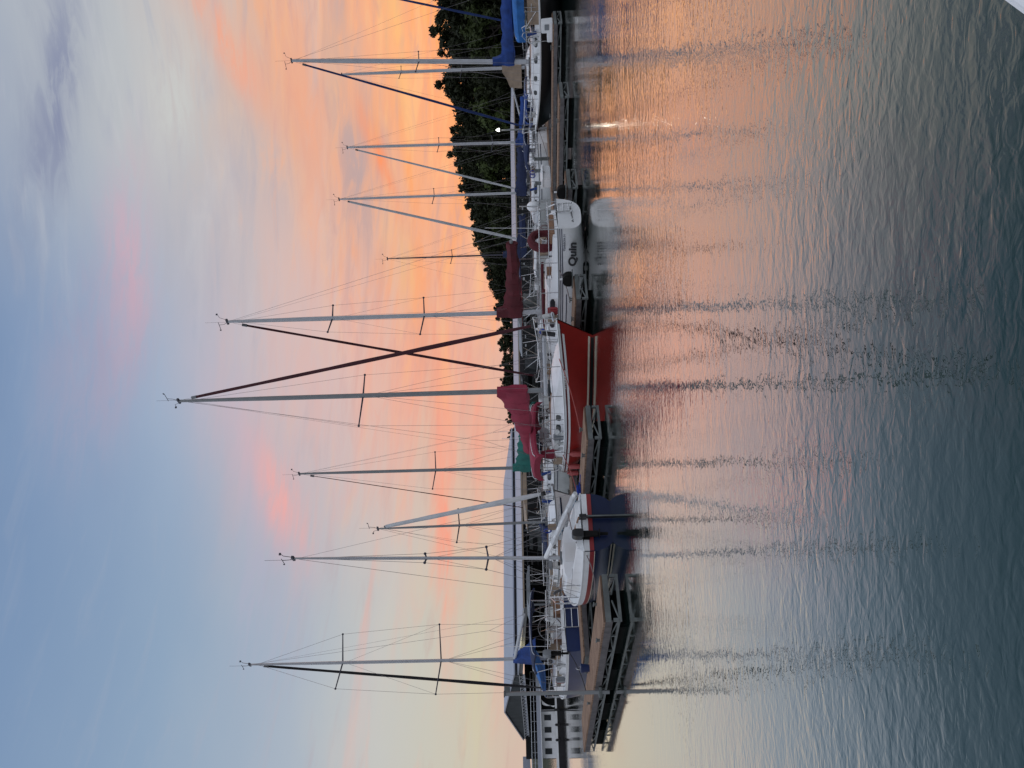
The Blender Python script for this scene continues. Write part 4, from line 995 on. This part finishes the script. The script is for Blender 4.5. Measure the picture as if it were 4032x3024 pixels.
mb().prism([(-.42, 0), (.55, 0), (.55, .24), (.1, .24), (.1, .5), (-.38, .5)], -.1, .45, 'y').build('tread_box', GEL, st, bevel=.025)
mb().box((-.2, .458, .26), (.28, .02, .2)).build('recess_panel', GREYF, st, bevel=.02)
mb().tube([(.05, .4, .5), (.05, .4, 1.3), (-.2, .4, 1.36), (-.3, .4, 1.2)], .016, 6).build('hand_rail', STEEL, st)
mb().tube([(.5, .4, .24), (.5, .4, 1.15), (.2, .4, 1.36), (.05, .4, 1.3)], .016, 6).build('hand_rail', STEEL, st)
for (fx, fy), lb in (((6.47, 24.0), 'large black rubber bumper on the finger dock right of the round transom'), ((2.68, 21.35), 'black rubber bumper on the finger dock left of the white sailboat hull')):
    p = V((fx, fy, DZ)) + FA * .12 + FB * (.5 if fx < 3 else -.45)
    o = thing('dock_bumper', p, ANG_A, lb, 'bumper', 'black rubber dock bumpers'); o.scale = (.85, .85, .85)
    mb().rings([[(x + dx, y, z) for dx, z in ((-.26, .04), (-.26, .2), (-.19, .31), (0, .36), (.19, .31), (.26, .2), (.26, .04))] for x, y in ((0, -.13), (0, .13))]).build('rubber_body', RUBBER, o, bevel=.03)
    mb().box((0, 0, .018), (.6, .3, .04)).build('mounting_plate', GALV, o); mb().tube([(0, 0, .33), (0, 0, .45)], .035, 8).build('top_pin', GEL, o)
# fenders on the red boat, lines, odds and ends
def W(b, p): return b.o.matrix_basis @ V(p)
bpy.context.view_layer.update()
for x, lb in ((2.3, 'foremost pinkish-red fender hanging on the red hull'), (1.15, 'middle pinkish-red fender hanging on the red hull'), (.3, 'aftmost pinkish-red fender hanging on the red hull')):
    u = x / 7.5; q = W(RED_B, (x, -RED_B.hb(u) - .12, RED_B.sheer(u) - .36))
    o = thing('fender', q, 0, lb, 'fender', 'fenders along the red hull')
    mb().tube([(0, 0, -.2), (0, 0, -.16), (0, 0, .12), (0, 0, .17), (0, 0, .22)], [.03, .09, .09, .05, .02], 10).build('vinyl_body', FENDER, o, smooth=True)
    top = W(RED_B, (x, -RED_B.hb(u) - .02, RED_B.sheer(u) + .1)) - q; mb().tube([(0, 0, .2), tuple(top)], .01, 4).build('fender_line', ROPE, o)
def line(p0, p1, sag, m, label, r=.013):
    p0, p1 = V(p0), V(p1); c_ = p0.copy()
    o = mb().tube([tuple(p0.lerp(p1, i / 10) - V((0, 0, sag * 4 * (i / 10) * (1 - i / 10))) - c_) for i in range(11)], r, 5).build('mooring_line', m)
    o.location = c_; tag(o, label, 'rope', 'mooring lines between boats and docks')
fin = lambda k, x, y: V((fing[k][0], fing[k][1], DZ + .07)) + FA * x - FB * y
line(W(RED_B, (6.4, -.55, .95)), fin(1, .85, -.4), .05, ROPER, 'red mooring line slanting across the red bow to the dock')
line(W(RED_B, (2.0, -1.2, .78)), fin(1, 3.9, -.4), .04, ROPER, 'red mooring line from the red boat amidships straight to the dock')
line(W(RED_B, (.1, .7, .8)), tuple(V((-2.2, 26.6, .5))), .06, ROPE, 'grey stern line of the red sailboat')
line(W(PEA_B, (1.2, 1.1, .82)), fin(2, 1.0, -.4), .05, ROPE, 'thin grey line crossing the name on the white hull')
line(W(PEA_B, (7.4, .2, .95)), fin(2, 6.6, -.4), .05, ROPE, 'bow line of the white sailboat with the round transom')
line(W(NAV_B, (.2, -.6, .66)), fin(1, 4.8, .4), .1, ROPE, 'mooring line from the navy sailboat stern to the dock on its right')
line(W(NAV_B, (.2, .6, .66)), fin(0, 1.0, -.4), .1, ROPE, 'mooring line from the navy sailboat stern to the nearest finger dock')
line(W(BLK_B, (6.8, .2, 1.08)), fin(5, 7.2, -.4), .05, ROPE, 'bow line of the black-hulled sailboat')
line(W(BLU_B, (.2, .9, .86)), fin(0, 6.0, .1), .08, BLACKC, 'dark stern line from the blue sailboat to the nearest finger dock')
cr_ = MB(); rng = random.Random(5)
for k in range(5): cr_.torus((rng.uniform(-.05, .05), rng.uniform(-.05, .05), .02 + .022 * k), .12 + rng.uniform(-.03, .03), .012, 'z', 16, 5)
cr_.tube([(.12, 0, .03), (.3, .05, .015), (.42, -.05, .015)], .012, 5)
o = cr_.build('rope_coil', BLUEROPE); o.location = tuple(fin(1, 3.0, .1) - V((0, 0, .07))); tag(o, 'coil of bright blue rope on the dock beside the red hull', 'rope')
o = thing('bucket', tuple(fin(0, 5.2, -.3) - V((0, 0, .07))), 0, 'blue bucket on the nearest finger dock below the blue hull', 'bucket'); o.scale = (.75, .75, .75)
mb().tube([(0, 0, 0), (0, 0, .3)], [.12, .16], 14).build('pail', NAVY2, o); mb().torus((0, 0, .33), .14, .008, 'x', 16, 4).build('bucket_handle', STEEL, o)

# ------------------------------------------------------------------ houseboat far left
hb = thing('houseboat', (-29.6, 60.3, 0), R(25), 'white houseboat with flat grey roof and curved white stair at far left', 'houseboat')
mb().prism([(-1.6, -.1), (6.0, -.1), (6.3, .35), (-1.9, .35)], -1.4, 1.6, 'y').build('hull', BLACKC, hb)
mb().box((2.2, .1, .42), (8.0, 3.0, .14)).build('deck_edge', GEL, hb)
mb().box((1.2, .3, 1.05), (3.4, 2.2, 1.12)).build('cabin', GEL, hb)
for x in (.0, .85, 1.55, 2.45): mb().box((x, -.81, 1.12), (.42 if x != .85 else .22, .03, .55)).build('window', GLASS, hb)
mb().box((4.1, .4, 1.0), (2.2, 1.6, 1.0)).build('stern_opening_shade', SHADE, hb)  # solid box, its dark colour painted as the shade in the stern opening
for x in (3.0, 4.2, 5.3): mb().box((x, -1.0, 1.05), (.06, .06, 1.15)).build('post', STEEL, hb)
mb().box((1.8, 0, 1.82), (8.4, 3.0, .36)).build('roof', ROOF, hb); mb().box((1.8, -1.53, 1.66), (8.4, .04, .06)).build('roof_trim', GEL, hb)
mb().rings([[(3.9 - .1 * i, -1.35, 1.6 - .02 * i * i), (3.9 - .1 * i, -1.0, 1.6 - .02 * i * i), (3.55 - .1 * i + .01 * i * i, -1.0, 1.55 - .024 * i * i), (3.55 - .1 * i + .01 * i * i, -1.35, 1.55 - .024 * i * i)][::1] for i in range(0, 8)]).build('curved_stair', GEL, hb, smooth=True)
rl = mb()
for zz in (2.2, 2.45): rl.tube([(-2.3, -1.4, zz), (5.9, -1.4, zz)], .018, 4)
for i in range(12): rl.tube([(-2.3 + i * .745, -1.4, 2.0), (-2.3 + i * .745, -1.4, 2.45)], .018, 4)
rl.build('roof_rail', STEEL, hb)
for i in range(5):
    o = thing('fender', (-29.6 + 1.4 + i * 1.0, 60.3 - 1.45 * .9 + i * .45 + .2, .35), 0, 'dark fender hanging along the houseboat side', 'fender', 'dark fenders along the houseboat')
    mb().tube([(0, 0, -.2), (0, 0, -.15), (0, 0, .15), (0, 0, .22)], [.03, .1, .1, .02], 8).build('vinyl_body', BLACK, o)

# ------------------------------------------------------------------ white boat edge right by the photographer
o = thing('motorboat', (.92, 1.05, 0), R(0), 'white boat corner close to the camera at the lower right', 'motorboat')
q0, q1 = V((.70, 1.44)), V((.62, 1.36))
d2 = (q0 - q1).normalized(); n2 = V((d2.y, -d2.x))
A_ = q1 - d2 * 1.6; B_ = q0 + d2 * 1.5
poly = [tuple(A_), tuple(B_), tuple(B_ + n2 * 1.9), tuple(A_ + n2 * 1.9)]
poly = [(x - .92, y - 1.05) for x, y in poly]
mb().prism(poly, .82, .90).build('side_deck', GEL, o, bevel=.02)
mb().tube([(poly[0][0], poly[0][1], .83), (poly[1][0], poly[1][1], .83)], .014, 8).build('rub_rail', BLACK, o)
ins = [(x + n2.x * .06, y + n2.y * .06) for x, y in poly]
mb().prism(ins[:2] + [(x - n2.x * .12, y - n2.y * .12) for x, y in ins[2:]], -.2, .815).build('hull', GEL, o)
